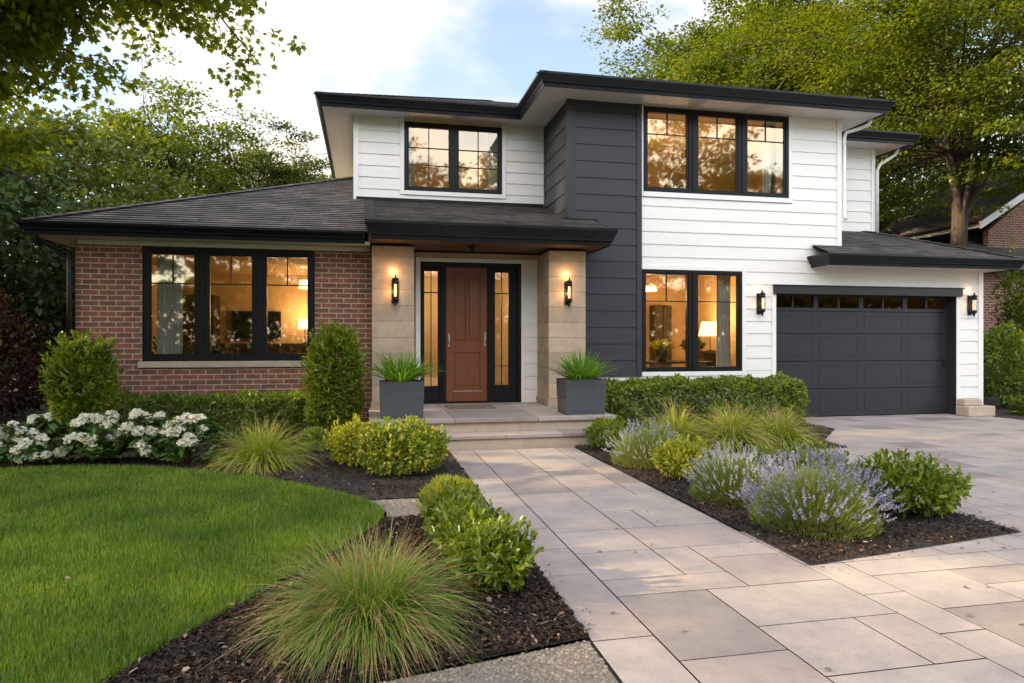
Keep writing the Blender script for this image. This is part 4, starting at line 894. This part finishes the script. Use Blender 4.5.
def potplant(x, y, z, h, label, mat='spike'):
    root = empty('potted_plant', (x, y, z), label, 'house plant'); mb = MB(); mb.tube([(x, y, z), (x, y, z+.22)], [.09, .13], 16); mb.build('pot', M['furn'], root)
    n = 260; a = rng.random(n)*6.28; P = np.column_stack([x+.05*np.cos(a), y+.05*np.sin(a), np.full(n, z+.2)]); tl = rng.random(n)*1.1; D = np.column_stack([np.cos(a)*np.sin(tl), np.sin(a)*np.sin(tl), np.cos(tl)])
    P = P+D*(h*rng.random(n))[:, None]; V, k = leaves_arrays(P, nrm(D+rand_unit(n)*.6), rand_unit(n), .10, .05, 'oblong'); np_mesh('leaves', V, k, M[mat], root)
potplant(-3.3, 12.6, .95, .4, 'dark leafy plant on a stool behind the brick wing window', 'tree_dk'); q = MB(); q.tube([(-3.3, 12.6, .35), (-3.3, 12.6, .95)], [.16, .14], 12); tag(q.build('stool', M['furn']), 'round dark stool carrying the plant in the brick wing room', 'stool')
# dining room behind the lower window of the white wall
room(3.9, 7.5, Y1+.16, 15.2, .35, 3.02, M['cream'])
curtain(6.62, 6.9, 12.1, .4, 2.95, 'sheer pale curtain at the garage side of the ground floor window')
lamp('pendant_lamp', 5.55, 13.2, 2.62, 60, 'broad glowing ceiling lamp in the dining room window', (.30, .08)); lamp('table_lamp', 7.18, 13.4, 1.30, 45, 'bright table lamp behind the ground floor window beside the charcoal bay', (.24, .30))
cabinet('cupboard', 6.55, 7.0, 14.9, 15.15, .35, 2.35, M['furn'], 'tall dark cupboard at the back of the dining room', 'cupboard', 2)
cabinet('dining_chest', 6.92, 7.45, 13.2, 13.6, .35, 1.30, M['furn'], 'low dark chest carrying the bright table lamp', 'chest', 2)
root = empty('dining_table', (6.0, 13.0, .35), 'wooden dining table with plants seen through the ground floor window', 'table'); q = MB(); q.box(5.0, 6.8, 12.5, 13.4, 1.06, 1.10, .008); q.build('tabletop', M['furn'], root)
for px_ in (5.1, 6.7):
    for py_ in (12.6, 13.3): q = MB(); q.box(px_-.03, px_+.03, py_-.03, py_+.03, .35, 1.059); q.build('leg', M['furn'], root)
potplant(6.6, 14.3, 1.30, .2, 'leafy plant on the chest of the dining room', 'tree_md') if 0 else None
potplant(5.75, 12.7, 1.10, .18, 'bright green plant on the dining table', 'gold'); potplant(6.45, 12.75, 1.10, .22, 'dark bushy plant on the dining table near the curtain', 'tree_md'); potplant(5.2, 12.7, 1.10, .12, 'small reddish plant on the dining table by the charcoal bay', 'orange')
# upper rooms
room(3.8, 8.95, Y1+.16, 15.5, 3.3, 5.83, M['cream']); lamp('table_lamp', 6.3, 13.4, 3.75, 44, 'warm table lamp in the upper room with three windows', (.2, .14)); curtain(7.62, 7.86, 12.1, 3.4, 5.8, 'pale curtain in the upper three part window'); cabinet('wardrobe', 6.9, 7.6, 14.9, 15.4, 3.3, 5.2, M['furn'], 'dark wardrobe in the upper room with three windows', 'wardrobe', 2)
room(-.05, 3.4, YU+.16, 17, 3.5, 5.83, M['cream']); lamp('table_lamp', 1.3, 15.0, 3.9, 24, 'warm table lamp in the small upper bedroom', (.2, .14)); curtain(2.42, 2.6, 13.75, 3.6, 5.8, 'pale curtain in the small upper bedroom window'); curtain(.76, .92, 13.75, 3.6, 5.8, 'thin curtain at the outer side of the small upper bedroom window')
# hall and garage
room(.7, 3.1, YD+.15, 16, .40, 3.0, plain('hall_plaster', (.72, .64, .50), .8, var=.05)); lamp('pendant_lamp', 1.75, 14.9, 2.75, 26, 'lamp hanging in the entrance hall behind the front door', (.16, .2)); 
q = MB(); q.box(.7, .97, YD+.13, YD+.16, .4, 3); q.box(2.7, 3.1, YD+.13, YD+.16, .4, 3); q.box(.7, 3.1, YD+.13, YD+.16, 2.84, 3.06); q.build('hall_wall', M['cream'], HOUSE)
room(7.65, 12.2, gy+.1, 17, .02, 2.9, M['cream']); lamp('pendant_lamp', 9.0, 12.6, 2.8, 2.0, 'lamp hanging inside the closed garage', (.16, .1))

# ------------------------------------------------------------------ wall lanterns
def lantern(x, y, z, w, label, gl='bulb'):
    """tall slim lantern on a back plate, mounted on a wall facing -y"""
    root = empty('wall_lantern', (x, y, z), label, 'wall lamp', 'black wall lanterns beside the doors')
    q = MB(); q.box(x-.055, x+.055, y-.025, y, z-.21, z+.19, .006); q.box(x-.02, x+.02, y-.09, y-.02, z+.12, z+.15, .003); q.box(x-.02, x+.02, y-.09, y-.02, z-.17, z-.14, .003); q.build('back_plate', M['black'], root)
    c = y-.11; q = MB(); q.tube([(x, c, z+.155), (x, c, z+.19), (x, c, z+.20), (x, c, z+.25)], [.055, .05, .02, .012], 14); q.tube([(x, c, z+.10), (x, c, z+.155)], .055, 14); q.tube([(x, c, z-.17), (x, c, z-.115)], .055, 14); q.tube([(x, c, z-.25), (x, c, z-.17)], [.01, .03], 12); q.build('lantern_cap', M['black'], root)
    q = MB()
    for k in range(4):
        a = k*math.pi/2+.785; q.tube([(x+.05*math.cos(a), c+.05*math.sin(a), z-.12), (x+.05*math.cos(a), c+.05*math.sin(a), z+.105)], .005, 6)
    q.build('cage', M['black'], root)
    q = MB(); q.tube([(x, c, z-.10), (x, c, z+.095)], .018, 10); q.build('lamp_tube', M[gl], root)
    for dz, e in ((.30, w), (-.02, w)):
        l = bpy.data.lights.new('lantern_light', 'POINT'); l.energy = e*.36; l.color = (1, .50, .17); l.shadow_soft_size = .03; o = bpy.data.objects.new('lantern_light', l); COL.objects.link(o); o.parent = root; o.location = (-.03, -.10 if dz < 0 else -.07, dz)
    return root
M['bulb_dim'] = emis('dim_bulb', (1, .5, .2), .5)
lantern(.45, 11.28, 2.33, 2.6, 'black wall lantern on the stone pier next to the brick wing'); lantern(3.37, 11.28, 2.34, 2.6, 'black wall lantern on the stone pier next to the charcoal siding')
lantern(7.33, Y1-.02, 2.23, .5, 'black wall lantern on white siding between window and garage door', 'bulb_dim'); lantern(12.12, Y1-.02, 2.25, .5, 'black wall lantern on the narrow white wall beyond the garage door', 'bulb_dim')

# ------------------------------------------------------------------ planters
def planter(x0, x1, y0, y1, label):
    cx, cy = (x0+x1)/2, (y0+y1)/2; root = empty('planter', (cx, cy, .4), label, 'planter', 'square planters flanking the front steps'); q = MB(); z0, z1 = .401, .93
    def ring(e, z): return [(x0-e, y0-e, z), (x1+e, y0-e, z), (x1+e, y1+e, z), (x0-e, y1+e, z)]
    V = ring(-.014, z0)+ring(.006, z1)+ring(-.024, z1)+ring(-.035, z1-.06); F = [(0, 1, 2, 3)]
    for k in range(3): F += [(k*4+i, k*4+(i+1) % 4, k*4+4+(i+1) % 4, k*4+4+i) for i in range(4)]
    q.add(V, F); q.build('pot', M['planter'], root); q = MB(); q.poly(ring(-.034, z1-.05)); q.build('soil', M['soil'], root); return root
planter(.18, .80, 9.79, 10.27, 'slate grey square planter on the porch near the brick wing'); planter(2.90, 3.53, 9.79, 10.29, 'slate grey square planter on the porch near the charcoal siding')
for i, (x, y, lb) in enumerate(((.49, 10.03, 'bright green spiky grass in the planter near the brick wing'), (3.21, 10.04, 'bright green spiky grass in the planter near the charcoal siding'))):
    tuft('ornamental_grass', (x, y, .89), lb, 'plant', .36, .42, 330, 'spike', 'spiky grasses in the porch planters', .026, 6, .17, droop=1.15, spread=1.08)
# block steps by the garage corner
root = empty('stone_block_steps', (11.9, 11.5, 0), 'two rough tan stone blocks stacked against the garage corner', 'steps')
q = MB(); q.box(11.74, 12.38, 11.42, 11.74, 0, .20, .012); q.build('lower_block', M['stonecap'], root); q = MB(); q.box(11.78, 12.20, 11.56, 11.745, .203, .33, .010); q.build('upper_block', M['stonecap'], root)

# ------------------------------------------------------------------ garden plants
def hedge(name, x0, x1, y0, y1, h, n, mat, label, ll=.05, lw=.024, rough=.05):
    root = empty(name, ((x0+x1)/2, (y0+y1)/2, 0), label, 'hedge'); mb = MB()
    for i in range(int((x1-x0)/.25)):
        x = x0+.12+i*.25; y = (y0+y1)/2+rng.normal()*.05
        for k in range(3): mb.tube([(x, y, 0), (x+rng.normal()*.08, y+rng.normal()*.1, h*.45), (x+rng.normal()*.14, y+rng.normal()*.16, h*.85)], [.014, .009, .004], 5)
    mb.build('stems', M['stem'], root, recalc=False)
    # faces: front, top, ends and back, weighted by area
    w, d = x1-x0, y1-y0; ar = np.array([w*h, w*d*1.1, d*h, d*h, w*h*.35]); c = rng.choice(5, n, p=ar/ar.sum()); u = rng.random(n); v = rng.random(n)
    X = np.select([c == 0, c == 1, c == 2, c == 3], [x0+u*w, x0+u*w, np.full(n, x0), np.full(n, x1)], x0+u*w); Y = np.select([c == 0, c == 1, c == 2, c == 3], [np.full(n, y0), y0+v*d, y0+v*d, y0+v*d], np.full(n, y1))
    Z = np.select([c == 0, c == 1], [v*h, np.full(n, h)], u*h*(c < 4)+v*h*(c >= 4)); N = np.select([(c == 0)[:, None], (c == 1)[:, None], (c == 2)[:, None], (c == 3)[:, None]], [np.tile([0, -1., 0], (n, 1)), np.tile([0, 0, 1.], (n, 1)), np.tile([-1., 0, 0], (n, 1)), np.tile([1., 0, 0], (n, 1))], np.tile([0, 1., 0], (n, 1)))
    P = np.column_stack([X, Y, Z]); f = np.array([noise.noise(Vector((p[0]*3.2, p[1]*3.2, p[2]*3.2)))*1.5+noise.noise(Vector((p[0]*9, p[1]*9, p[2]*9)))*.9 for p in P]); P += N*(f*rough)[:, None]; P -= N*((rng.random(n)**2.2)*.16)[:, None]
    cen = np.array([(x0+x1)/2, (y0+y1)/2, h*.5]); rc = np.minimum(1, np.abs((P-cen)/np.array([w/2, d/2, h/2]))**8); P[:, 2] -= .05*rc[:, 1]*rc[:, 2]; P[:, 2] = np.maximum(P[:, 2], .03)
    D = nrm(N*.7+rand_unit(n)*.8+np.array([0, 0, .35])); NN = nrm(N*.6+np.array([0, 0, .7])+rand_unit(n)*.6); L = ll*(.6+.8*rng.random(n)); V, k = leaves_arrays(P, D, NN, L, L*lw/ll, 'oblong'); np_mesh('foliage', V, k, M[mat], root); return root
hedge('clipped_hedge', 3.95, 7.58, 10.75, 11.45, .78, 26000, 'hedge', 'clipped green hedge below the ground floor window of the white wall', .06, .03, .085)
hedge('low_hedge', -3.75, -1.0, 10.85, 11.35, .66, 14000, 'hedge', 'low green hedge along the brick wall under the large window', .05, .024, .07)
shrub('rounded_shrub', (-3.86, 10.55, 0), 'bright green barrel shaped shrub at the outer corner of the brick wall', 'shrub', .31, .36, 1.42, 8000, .085, .030, 'boxw', boxy=3.4, shoots=90, rough=.12)
shrub('rounded_shrub', (-.47, 10.55, 0), 'tall egg shaped green shrub between brick window and stone pier', 'shrub', .36, .38, 1.62, 9000, .07, .028, 'boxw', boxy=2.9, shoots=80, rough=.10)
shrub('small_shrub', (-.68, 9.55, 0), 'small round green shrub between the tan grass and the golden shrub', 'shrub', .22, .22, .30, 1500, .04, .015, 'hedge')
shrub('golden_shrub', (-.13, 8.38, 0), 'yellow leaved shrub touching the round green euonymus', 'shrub', .30, .28, .50, 2600, .05, .024, 'gold', shoots=40)
shrub('euonymus_shrub', (.40, 7.90, 0), 'round dense green shrub with yellow tips beside the front steps', 'shrub', .46, .42, .50, 6500, .05, .026, 'euon', boxy=2.5, shoots=110, rough=.1)
shrub('amber_shrub', (.66, 5.58, 0), 'fuzzy amber mound at the far end of the path edging shrubs', 'shrub', .22, .22, .33, 5200, .06, .006, 'gold', up=.9, shape='diamond')
for x, y, r, h, n, lb in ((.64, 5.12, .19, .31, 1900, 'glossy lime green shrub touching the amber mound at the path edge'), (.68, 4.62, .20, .30, 2200, 'middle one of the three glossy shrubs between the amber mound and the pebble strip'), (.74, 4.08, .21, .33, 2600, 'glossy lime green shrub at the path edge nearest the pebble strip')):
    shrub('laurel_shrub', (x, y, 0), lb, 'shrub', r, r*1.25, h, n, .052, .024, 'laurel', 'glossy shrubs edging the walk', shoots=34, rough=.16)
tuft('fountain_grass', (.0, 3.62, 0), 'big arching fountain grass with tan tips in the bed by the lawn', 'grass clump', .41, .46, 2900, 'fount', None, .0046, 10, .13, 'fountbr', 480, spread=1.22)
tuft('fountain_grass', (-1.22, 8.62, 0), 'tan and green fountain grass at the end of the white flowers', 'grass clump', .50, .54, 1100, 'tuftg', None, .010, 8, .10, 'fountbr', 220)
for x, y, r, h, n, lb in ((4.25, 8.95, .54, .58, 1050, 'brownish fountain grass below the hedge nearest the porch'), (5.05, 8.8, .56, .60, 1150, 'middle yellow green fountain grass below the long clipped hedge'), (5.86, 8.9, .48, .54, 950, 'yellow green fountain grass below the hedge nearest the garage')):
    tuft('fountain_grass', (x, y, 0), lb, 'grass clump', r, h, int(n*.75), 'tuftg', 'fountain grasses below the clipped hedge', .013, 8, .07, 'fountbr', 200)
shrub('small_shrub', (3.28, 9.02, 0), 'small lime green shrub beside the lowest porch step', 'shrub', .26, .24, .37, 2400, .045, .016, 'boxw', shoots=30)
shrub('golden_shrub', (3.40, 6.92, 0), 'low yellow shrub between the silver lavender and the next lavender', 'shrub', .30, .27, .36, 2800, .045, .024, 'gold', shoots=50)
shrub('garden_shrub', (4.62, 5.12, 0), 'loose lime green shrub at the tip of the bed by the driveway', 'shrub', .40, .34, .38, 2800, .06, .028, 'laurel', shoots=90, rough=.2)
shrub('garden_shrub', (4.35, 6.25, 0), 'low green shrub behind the largest lavender', 'shrub', .50, .30, .34, 2800, .05, .024, 'boxw', shoots=50, rough=.2)
def lavender(x, y, r, h, ns, label, fl, fls=1.0):  # leafy cushion, stalks, flower spikes
    root = empty('lavender', (x, y, 0), label, 'lavender', 'lavender bushes along the walk'); n = ns*26
    d = rand_unit(n*2); d = d[d[:, 2] > -.1][:n]; n = len(d); P = d*(.35+.6*rng.random(n)**.6)[:, None]*np.array([r, r, h*.78])+np.array([x, y, .02]); P[:, 2] = np.abs(P[:, 2])
    D = nrm(d*np.array([1, 1, .5])+np.array([0, 0, .9])+rand_unit(n)*.3); V, k = leaves_arrays(P, D, rand_unit(n), .045+.03*rng.random(n), .007, 'diamond'); np_mesh('foliage', V, k, M['lavleaf'], root)
    a = rng.random(ns)*6.28; tl = np.arccos(1-rng.random(ns)*.75); D = np.column_stack([np.cos(a)*np.sin(tl), np.sin(a)*np.sin(tl), np.cos(tl)]); B = np.column_stack([x+.3*r*np.cos(a)*rng.random(ns), y+.3*r*np.sin(a)*rng.random(ns), np.full(ns, .05)])
    L = 1/np.sqrt((np.sin(tl)/r)**2+(np.cos(tl)/h)**2)*(.82+.28*rng.random(ns)); blades('stalks', B, D, L, .004, M['lavleaf'], root, 4, .12)
    T = B+D*(L*.93)[:, None]; T[:, 2] -= .02; per = 16; TT = np.repeat(T, per, 0); DD = np.repeat(nrm(D+np.array([0, 0, .35])), per, 0); t = np.tile(np.linspace(0, 1, per), ns)[:, None]; m = len(TT)
    TT = TT+DD*t*.055*fls; V, k = leaves_arrays(TT, nrm(DD*.7+rand_unit(m)), rand_unit(m), .012*fls, .009*fls, 'diamond'); np_mesh('flowers', V, k, M[fl], root)
lavender(3.32, 7.78, .42, .50, 300, 'silver grey lavender closest to the porch steps', 'lavsil'); lavender(3.42, 5.90, .42, .47, 330, 'pale silver lavender between the yellow shrub and the purple lavender', 'lavsil'); lavender(3.55, 4.92, .50, .56, 470, 'largest purple lavender at the corner of the bed', 'lavfl', 1.3)
# white flowering shrubs: leaves in whorls plus flower heads
def bloom_mesh():
    n = 150; d = rand_unit(n); d = d[d[:, 2] > -.5]; n = len(d); V, k = leaves_arrays(d*.045, nrm(rand_unit(n)+d*.3), d, .034, .036, 'oblong'); 
    me = bpy.data.meshes.new('flower_head'); F = np.arange(len(V)).reshape(-1, k); me.from_pydata(V.tolist(), [], F.tolist()); me.materials.append(M['petal']); return me
BL = [bloom_mesh() for _ in range(4)]
def rhodo(x, y, r, h, nb, label):
    root = empty('white_flowering_shrub', (x, y, 0), label, 'flowering shrub', 'white flowering shrubs along the lawn'); mb = MB(); W_ = []; 
    for i in range(46):
        d = rand_unit(1)[0]; d[2] = abs(d[2])*.9+.05; d /= np.linalg.norm(d); W_.append(np.array([x, y, .05])+d*np.array([r, r, h])*(.7+.25*rng.random()))
        if i < 16: mb.tube([(x, y, 0), tuple((W_[-1]+np.array([x, y, .1]))/2), tuple(W_[-1])], [.012, .008, .005], 5)
    mb.build('stems', M['stem'], root, recalc=False); W_ = np.array(W_); per = 15; C = np.repeat(W_, per, 0); n = len(C); a = rng.random(n)*6.28; D = np.column_stack([np.cos(a), np.sin(a), .15+.5*rng.normal(size=n)])
    P = C+rand_unit(n)*.03; P[:, 2] = np.maximum(P[:, 2], .04); D[:, 2] = np.where(P[:, 2] < .15, np.abs(D[:, 2]), D[:, 2]); V, k = leaves_arrays(P, D, nrm(np.array([0, 0, 1.])+.4*rand_unit(n)), .145*(.7+.6*rng.random(n)), .056, 'oblong'); np_mesh('foliage', V, k, M['rhodo'], root)
    sel = sorted(range(len(W_)), key=lambda i: -(W_[i][2]*.9-W_[i][1]*.9)+rng.random()*.3)[:nb+4]
    for i in sel:
        o = bpy.data.objects.new('flower_head', BL[int(rng.integers(4))]); COL.objects.link(o); o.parent = root; p = W_[i]-np.array([x, y, 0]); o.location = (p[0]*1.05, p[1]*1.05-.02, p[2]+.06); o.rotation_euler = (rng.normal()*.4, rng.normal()*.4, rng.random()*6); s = .85+.5*rng.random(); o.scale = (s, s, s*.85)
for x, y, r, h, nb, lb in ((-4.55, 9.42, .40, .50, 11, 'white flowering shrub at the outer end of the row beside the burgundy bush'), (-3.92, 9.35, .42, .56, 13, 'white flowering shrub directly in front of the barrel shaped shrub'), (-3.30, 9.38, .42, .58, 14, 'fullest white flowering shrub near the outer end of the low hedge'), (-2.68, 9.28, .41, .57, 13, 'white flowering shrub in front of the middle of the low hedge'), (-2.12, 9.05, .38, .52, 12, 'white flowering shrub closest to the tan fountain grass')): rhodo(x, y, r, h, nb, lb)
shrub('burgundy_bush', (-5.75, 11.6, 0), 'tall burgundy leaved bush beside the outer end of the flower row', 'bush', .85, .8, 2.05, 9000, .09, .04, 'burg', rough=.3, up=.1, lumps=5)
shrub('burgundy_bush', (-6.6, 10.6, 0), 'lower burgundy bush at the end of the lawn', 'bush', .8, .7, 1.2, 5000, .09, .04, 'burg', rough=.3, up=.1, lumps=5)

# ------------------------------------------------------------------ neighbour's house and the corner behind the garage
NB = empty('brick_house', (24, 20, 0), 'brick house with brown shingle roof partly hidden behind the garage', 'house')
q = MB(); q.box(18.6, 34, 18, 28, -.05, 3.95); q.build('wall', M['brick'], NB)
q = MB(); slope(q, [(17.9, 17.4, 3.95), (35, 17.4, 3.95), (30, 23.5, 6.6), (24.0, 23.5, 6.6)], (1, 0, 0)); slope(q, [(17.9, 29, 3.95), (17.9, 17.4, 3.95), (24, 23.5, 6.6)], (0, 1, 0)); q.build('roof', M['shingle2'], NB, recalc=False)
q = MB(); q.box(17.9, 35, 17.38, 17.46, 3.72, 3.95); q.box(17.9, 17.98, 17.46, 29, 3.72, 3.95); q.box(17.98, 35, 17.46, 18, 3.74, 3.76); q.build('fascia', M['gutter'], NB)
q = MB(); a, b, c = (19.4, 18.4, 5.15), (24.0, 18.4, 7.95), (28.6, 18.4, 5.15)
for u, v in ((a, b), (b, c)): q.prism([u, v, (v[0], v[1], v[2]+.24), (u[0], u[1], u[2]+.24)], (0, .08, 0)); q.prism([(u[0], 18.48, u[2]+.05), (v[0], 18.48, v[2]+.05), (v[0], 18.48, v[2]+.08), (u[0], 18.48, u[2]+.08)], (0, 4, 0))
q.build('gable_trim', M['white_trim'], NB)
q = MB(); q.prism([(20.3, 19.0, 5.2), (24, 19.0, 7.9), (27.7, 19.0, 5.2), (27.7, 19.0, 3.9), (20.3, 19.0, 3.9)], (0, .2, 0)); q.build('gable', M['brick'], NB)
q = MB(); slope(q, [(19.35, 18.35, 5.4), (19.35, 24, 5.4), (24, 24, 8.22), (24, 18.35, 8.22)], (0, 1, 0)); slope(q, [(28.65, 18.35, 5.4), (28.65, 24, 5.4), (24, 24, 8.22), (24, 18.35, 8.22)], (0, 1, 0)); q.build('roof', M['shingle2'], NB, recalc=False)
shrub('evergreen_shrub', (13.9, 12.6, 0), 'tall dark green shrub behind the stone blocks at the garage corner', 'shrub', .50, .50, 1.75, 6500, .08, .035, 'hedge', rough=.2)
shrub('orange_shrub', (15.6, 13.3, 0), 'amber and orange leaved shrub against the neighbouring brick wall', 'shrub', .65, .6, 1.7, 5000, .09, .04, 'orange', rough=.3)
shrub('fern_clump', (13.35, 11.35, 0), 'low bright green fern clump beside the stone blocks', 'fern', .45, .35, .32, 1800, .12, .025, 'boxw', rough=.2)
shrub('evergreen_shrub', (15.2, 11.9, 0), 'low dark shrub in front of the amber shrub', 'shrub', .6, .5, .8, 3500, .08, .035, 'tree_md', rough=.2)
shrub('climbing_vine', (17.3, 15.4, 0), 'light green vine tree climbing before the neighbouring brick wall', 'vine', .45, .4, 3.6, 3000, .10, .05, 'tree_yg', rough=.5, inner=.3)

# ------------------------------------------------------------------ trees
def maple_near():
    global rng
    rng = np.random.default_rng(21)
    base = (-6.6, 6.2, 0); root = empty('maple_tree', base, 'large maple whose leafy branches hang over the lawn corner', 'tree'); mb = MB()
    P, Q, _ = limb(base, (.05, .05, 1), 4.0, .30, .20, 6, .03); mb.tube([tuple(p) for p in P], Q, 12); tip = P[-1]; LP = []; LD = []
    low = lambda q: q[2] < 4.1+.42*max(0, q[0]+4.2)
    def br(p, d, ln, r, lev):
        q = np.array(p)+np.array(d)/np.linalg.norm(d)*ln
        if lev and (low(q) or q[0] > -.55-.1*abs(q[1]-8)): return
        pts, rad, dd = limb(p, d, ln, r, r*.35, 7, .10, -.12 if lev else .1); mb.tube([tuple(x) for x in pts], rad, 6 if lev < 2 else 4, False)
        if lev >= 2:
            for k in range(1, 8):
                LP.append(pts[k]); LD.append(pts[k]-pts[k-1])
        if lev < 3:
            for k in range(2 if lev else 3, 8):
                for s in ((1, -1) if lev else (1, -1, 1)):
                    ax = np.cross(dd, [0, 0, 1.]); ax /= max(.1, np.linalg.norm(ax)); nd_ = dd*.7+ax*s*(.5+.5*rng.random())+np.array([0, 0, rng.normal()*.28-.03]); br(pts[k], nd_, ln*(.42+.12*rng.random())*(1-.05*k), rad[k]*.55, lev+1)
    for tgt, st, r in (((-1.55, 7.6, 6.0), .9, .10), ((-2.4, 8.6, 5.5), .8, .08), ((-3.0, 7.2, 5.6), .95, .10), ((-4.3, 9.6, 5.4), .75, .07), ((-3.6, 6.0, 6.6), 1, .10), ((-5.6, 10.4, 5.4), .8, .09), ((-2.2, 10.2, 7.4), 1, .09), ((-8.5, 8, 7), .9, .1), ((-7, 3.5, 7), .9, .1), ((-5.0, 8.2, 8.2), 1, .1), ((-4.4, 8.4, 5.0), .8, .06)):
        p = P[int(st*6)]; d = np.array(tgt)-p; br(p, d, np.linalg.norm(d)*.93, r, 0)
    LP_ = LP; mb.build('trunk', M['bark'], root, recalc=False); LP = np.array(LP); LD = nrm(np.array(LD))
    # keep the twigs that stay in a plausible crown and thin them at random
    keep = rng.random(len(LP)) < min(1, 14500/len(LP)); LP = LP[keep]; LD = LD[keep]; per = 5; C = np.repeat(LP, per, 0); DD = np.repeat(LD, per, 0); n = len(C)
    P = C+rand_unit(n)*.10+DD*rng.random(n)[:, None]*.1; D = nrm(DD*.4+rand_unit(n)*.7+np.array([0, 0, -.45])); N = nrm(np.array([0, 0, 1.])+.75*rand_unit(n)); L = .065+.05*rng.random(n); V, k = leaves_arrays(P, D, N, L, L*.95, 'maple'); np_mesh('crown', V, k, M['maple'], root)
    print('maple leaves', n)
maple_near()
BG = 'trees behind the brick wing'
tree('dense_tree', (-7.1, 14.6, 0), 'dense dark evergreen at the outer corner of the brick wing', BG, 5, 2.3, 2.9, 2.6, 260, 26000, .13, 'tree_dk', .16, (.55, .4), fork=1.2, hollow=.6)
tree('dense_tree', (-10.8, 16.5, 0), 'dark evergreen at the edge behind the burgundy bush', BG, 7, 3.0, 3.6, 3.4, 300, 26000, .15, 'tree_dk', .2, (.7, .45), fork=1.5, hollow=.6)
tree('broadleaf_tree', (-8.2, 20.5, 0), 'mid green tree rising behind the dark evergreens', BG, 8, 3.2, 4.3, 3.2, 300, 26000, .16, 'tree_md', .22, (.7, .35), hollow=.55)
tree('broadleaf_tree', (-7.6, 28, 0), 'tall yellow green tree glowing behind the mid green trees', BG, 10, 3.2, 6.4, 4.6, 340, 36000, .16, 'tree_yg', .22, (.8, .3), hollow=.4)
tree('broadleaf_tree', (-6.4, 23.5, 0), 'green tree just above the brick wing roof slope', BG, 7, 2.3, 3.7, 2.5, 240, 20000, .16, 'tree_md', .2, (.7, .3), hollow=.5)
tree('broadleaf_tree', (-15.5, 22, 0), 'large green tree behind the maple branches', BG, 10, 4.6, 5.8, 5, 320, 24000, .2, 'tree_md', .3, (.9, .4), hollow=.5)
tree('layered_tree', (-4.1, 31, 0), 'open layered tree seen between the brick roof and the upper eave', BG, 10, 2.9, 6.9, 3.5, 190, 40000, .14, 'tree_md', .2, (.9, .16), hollow=.35, fork=4.5, flat=1.2)
tree('layered_tree', (-1.6, 35, 0), 'pale tree half hidden behind the upper storey eave', BG, 9, 2.4, 6.5, 3.6, 150, 18000, .15, 'tree_yg', .2, (.9, .25), hollow=.3)
RG = 'trees behind the garage'
M['bark'] = m_bark('dark_tree_bark', (.022, .015, .012), (.075, .05, .036))
tree('spreading_tree', (16.7, 16.7, 0), 'big spreading tree with a bare forked trunk above the garage roof', RG, 15, 7.0, 9.9, 5.5, 620, 165000, .115, 'tree_yg', .25, (1.15, .11), fork=7.4, limbs=13, flat=1.6, hollow=.3, lean=(.8, .4), minz=5.6)
tree('broadleaf_tree', (15.2, 25.5, 0), 'bright yellow green tree rising above the white upper storey', RG, 15, 5.6, 10.3, 6.0, 520, 110000, .150, 'tree_yg', .35, (1.0, .26), hollow=.45, flat=1.0)
tree('broadleaf_tree', (22, 30, 0), 'darker green tree between the two sunny trees', RG, 16, 7, 9.5, 7.5, 360, 44000, .22, 'tree_md', .35, (1.2, .4), hollow=.5)
tree('dense_tree', (26, 27, 0), 'dark green tree low behind the forked trunk', RG, 8, 5, 4.2, 3.8, 260, 22000, .25, 'tree_dk', .25, (1.0, .5), hollow=.6, fork=1.5)
tree('dense_tree', (19, 28, 0), 'dark green tree low behind the garage roof', RG, 8, 4.5, 4.4, 4.0, 260, 22000, .25, 'tree_md', .25, (1.0, .5), hollow=.6, fork=1.5)
# trees across the street: what the windows mirror
for i in range(11):
    x = -26+6.3*i+rng.normal()*.8; y = -24-3.5*(i % 2)+rng.normal()*.6; r = 4.3+.9*rng.random()
    tree('street_tree', (x, y, 0), 'broad tree standing across the street from the house', 'trees across the street', 19, r, 8.6+rng.random()*2, 6.8+1.5*rng.random(), 200, 15000, .32, ('tree_yg', 'tree_md', 'tree_yg')[i % 3], .3, (1.1, .45), hollow=.5, fork=2.5)
hedge('street_hedge', -26, 40, -17.5, -16, 4.2, 30000, 'tree_md', 'tall dense hedge along the far side of the street', .4, .26, .35)
# trees beyond the lawn towards the sun
for i, (x, y, h, r, n) in enumerate(((-19, 9, 6.2, 4.0, 6500), (-17, 2.5, 5.2, 3.2, 4500), (-20, 15, 6, 4, 6000), (-15, -3.5, 5, 3.2, 4500), (-25, 6, 8.5, 4.5, 6500), (-22, 14.5, 14, 5.0, 12000))):  # tall last tree is unseen, added to shade the charcoal bay
    tree('side_tree', (x, y, 0), 'shade tree beyond the side lawn', 'shade trees beyond the side lawn', h*1.5, r, h, r*.85, 170, n, .22, 'tree_md', .28, (.85, .4), hollow=.3)
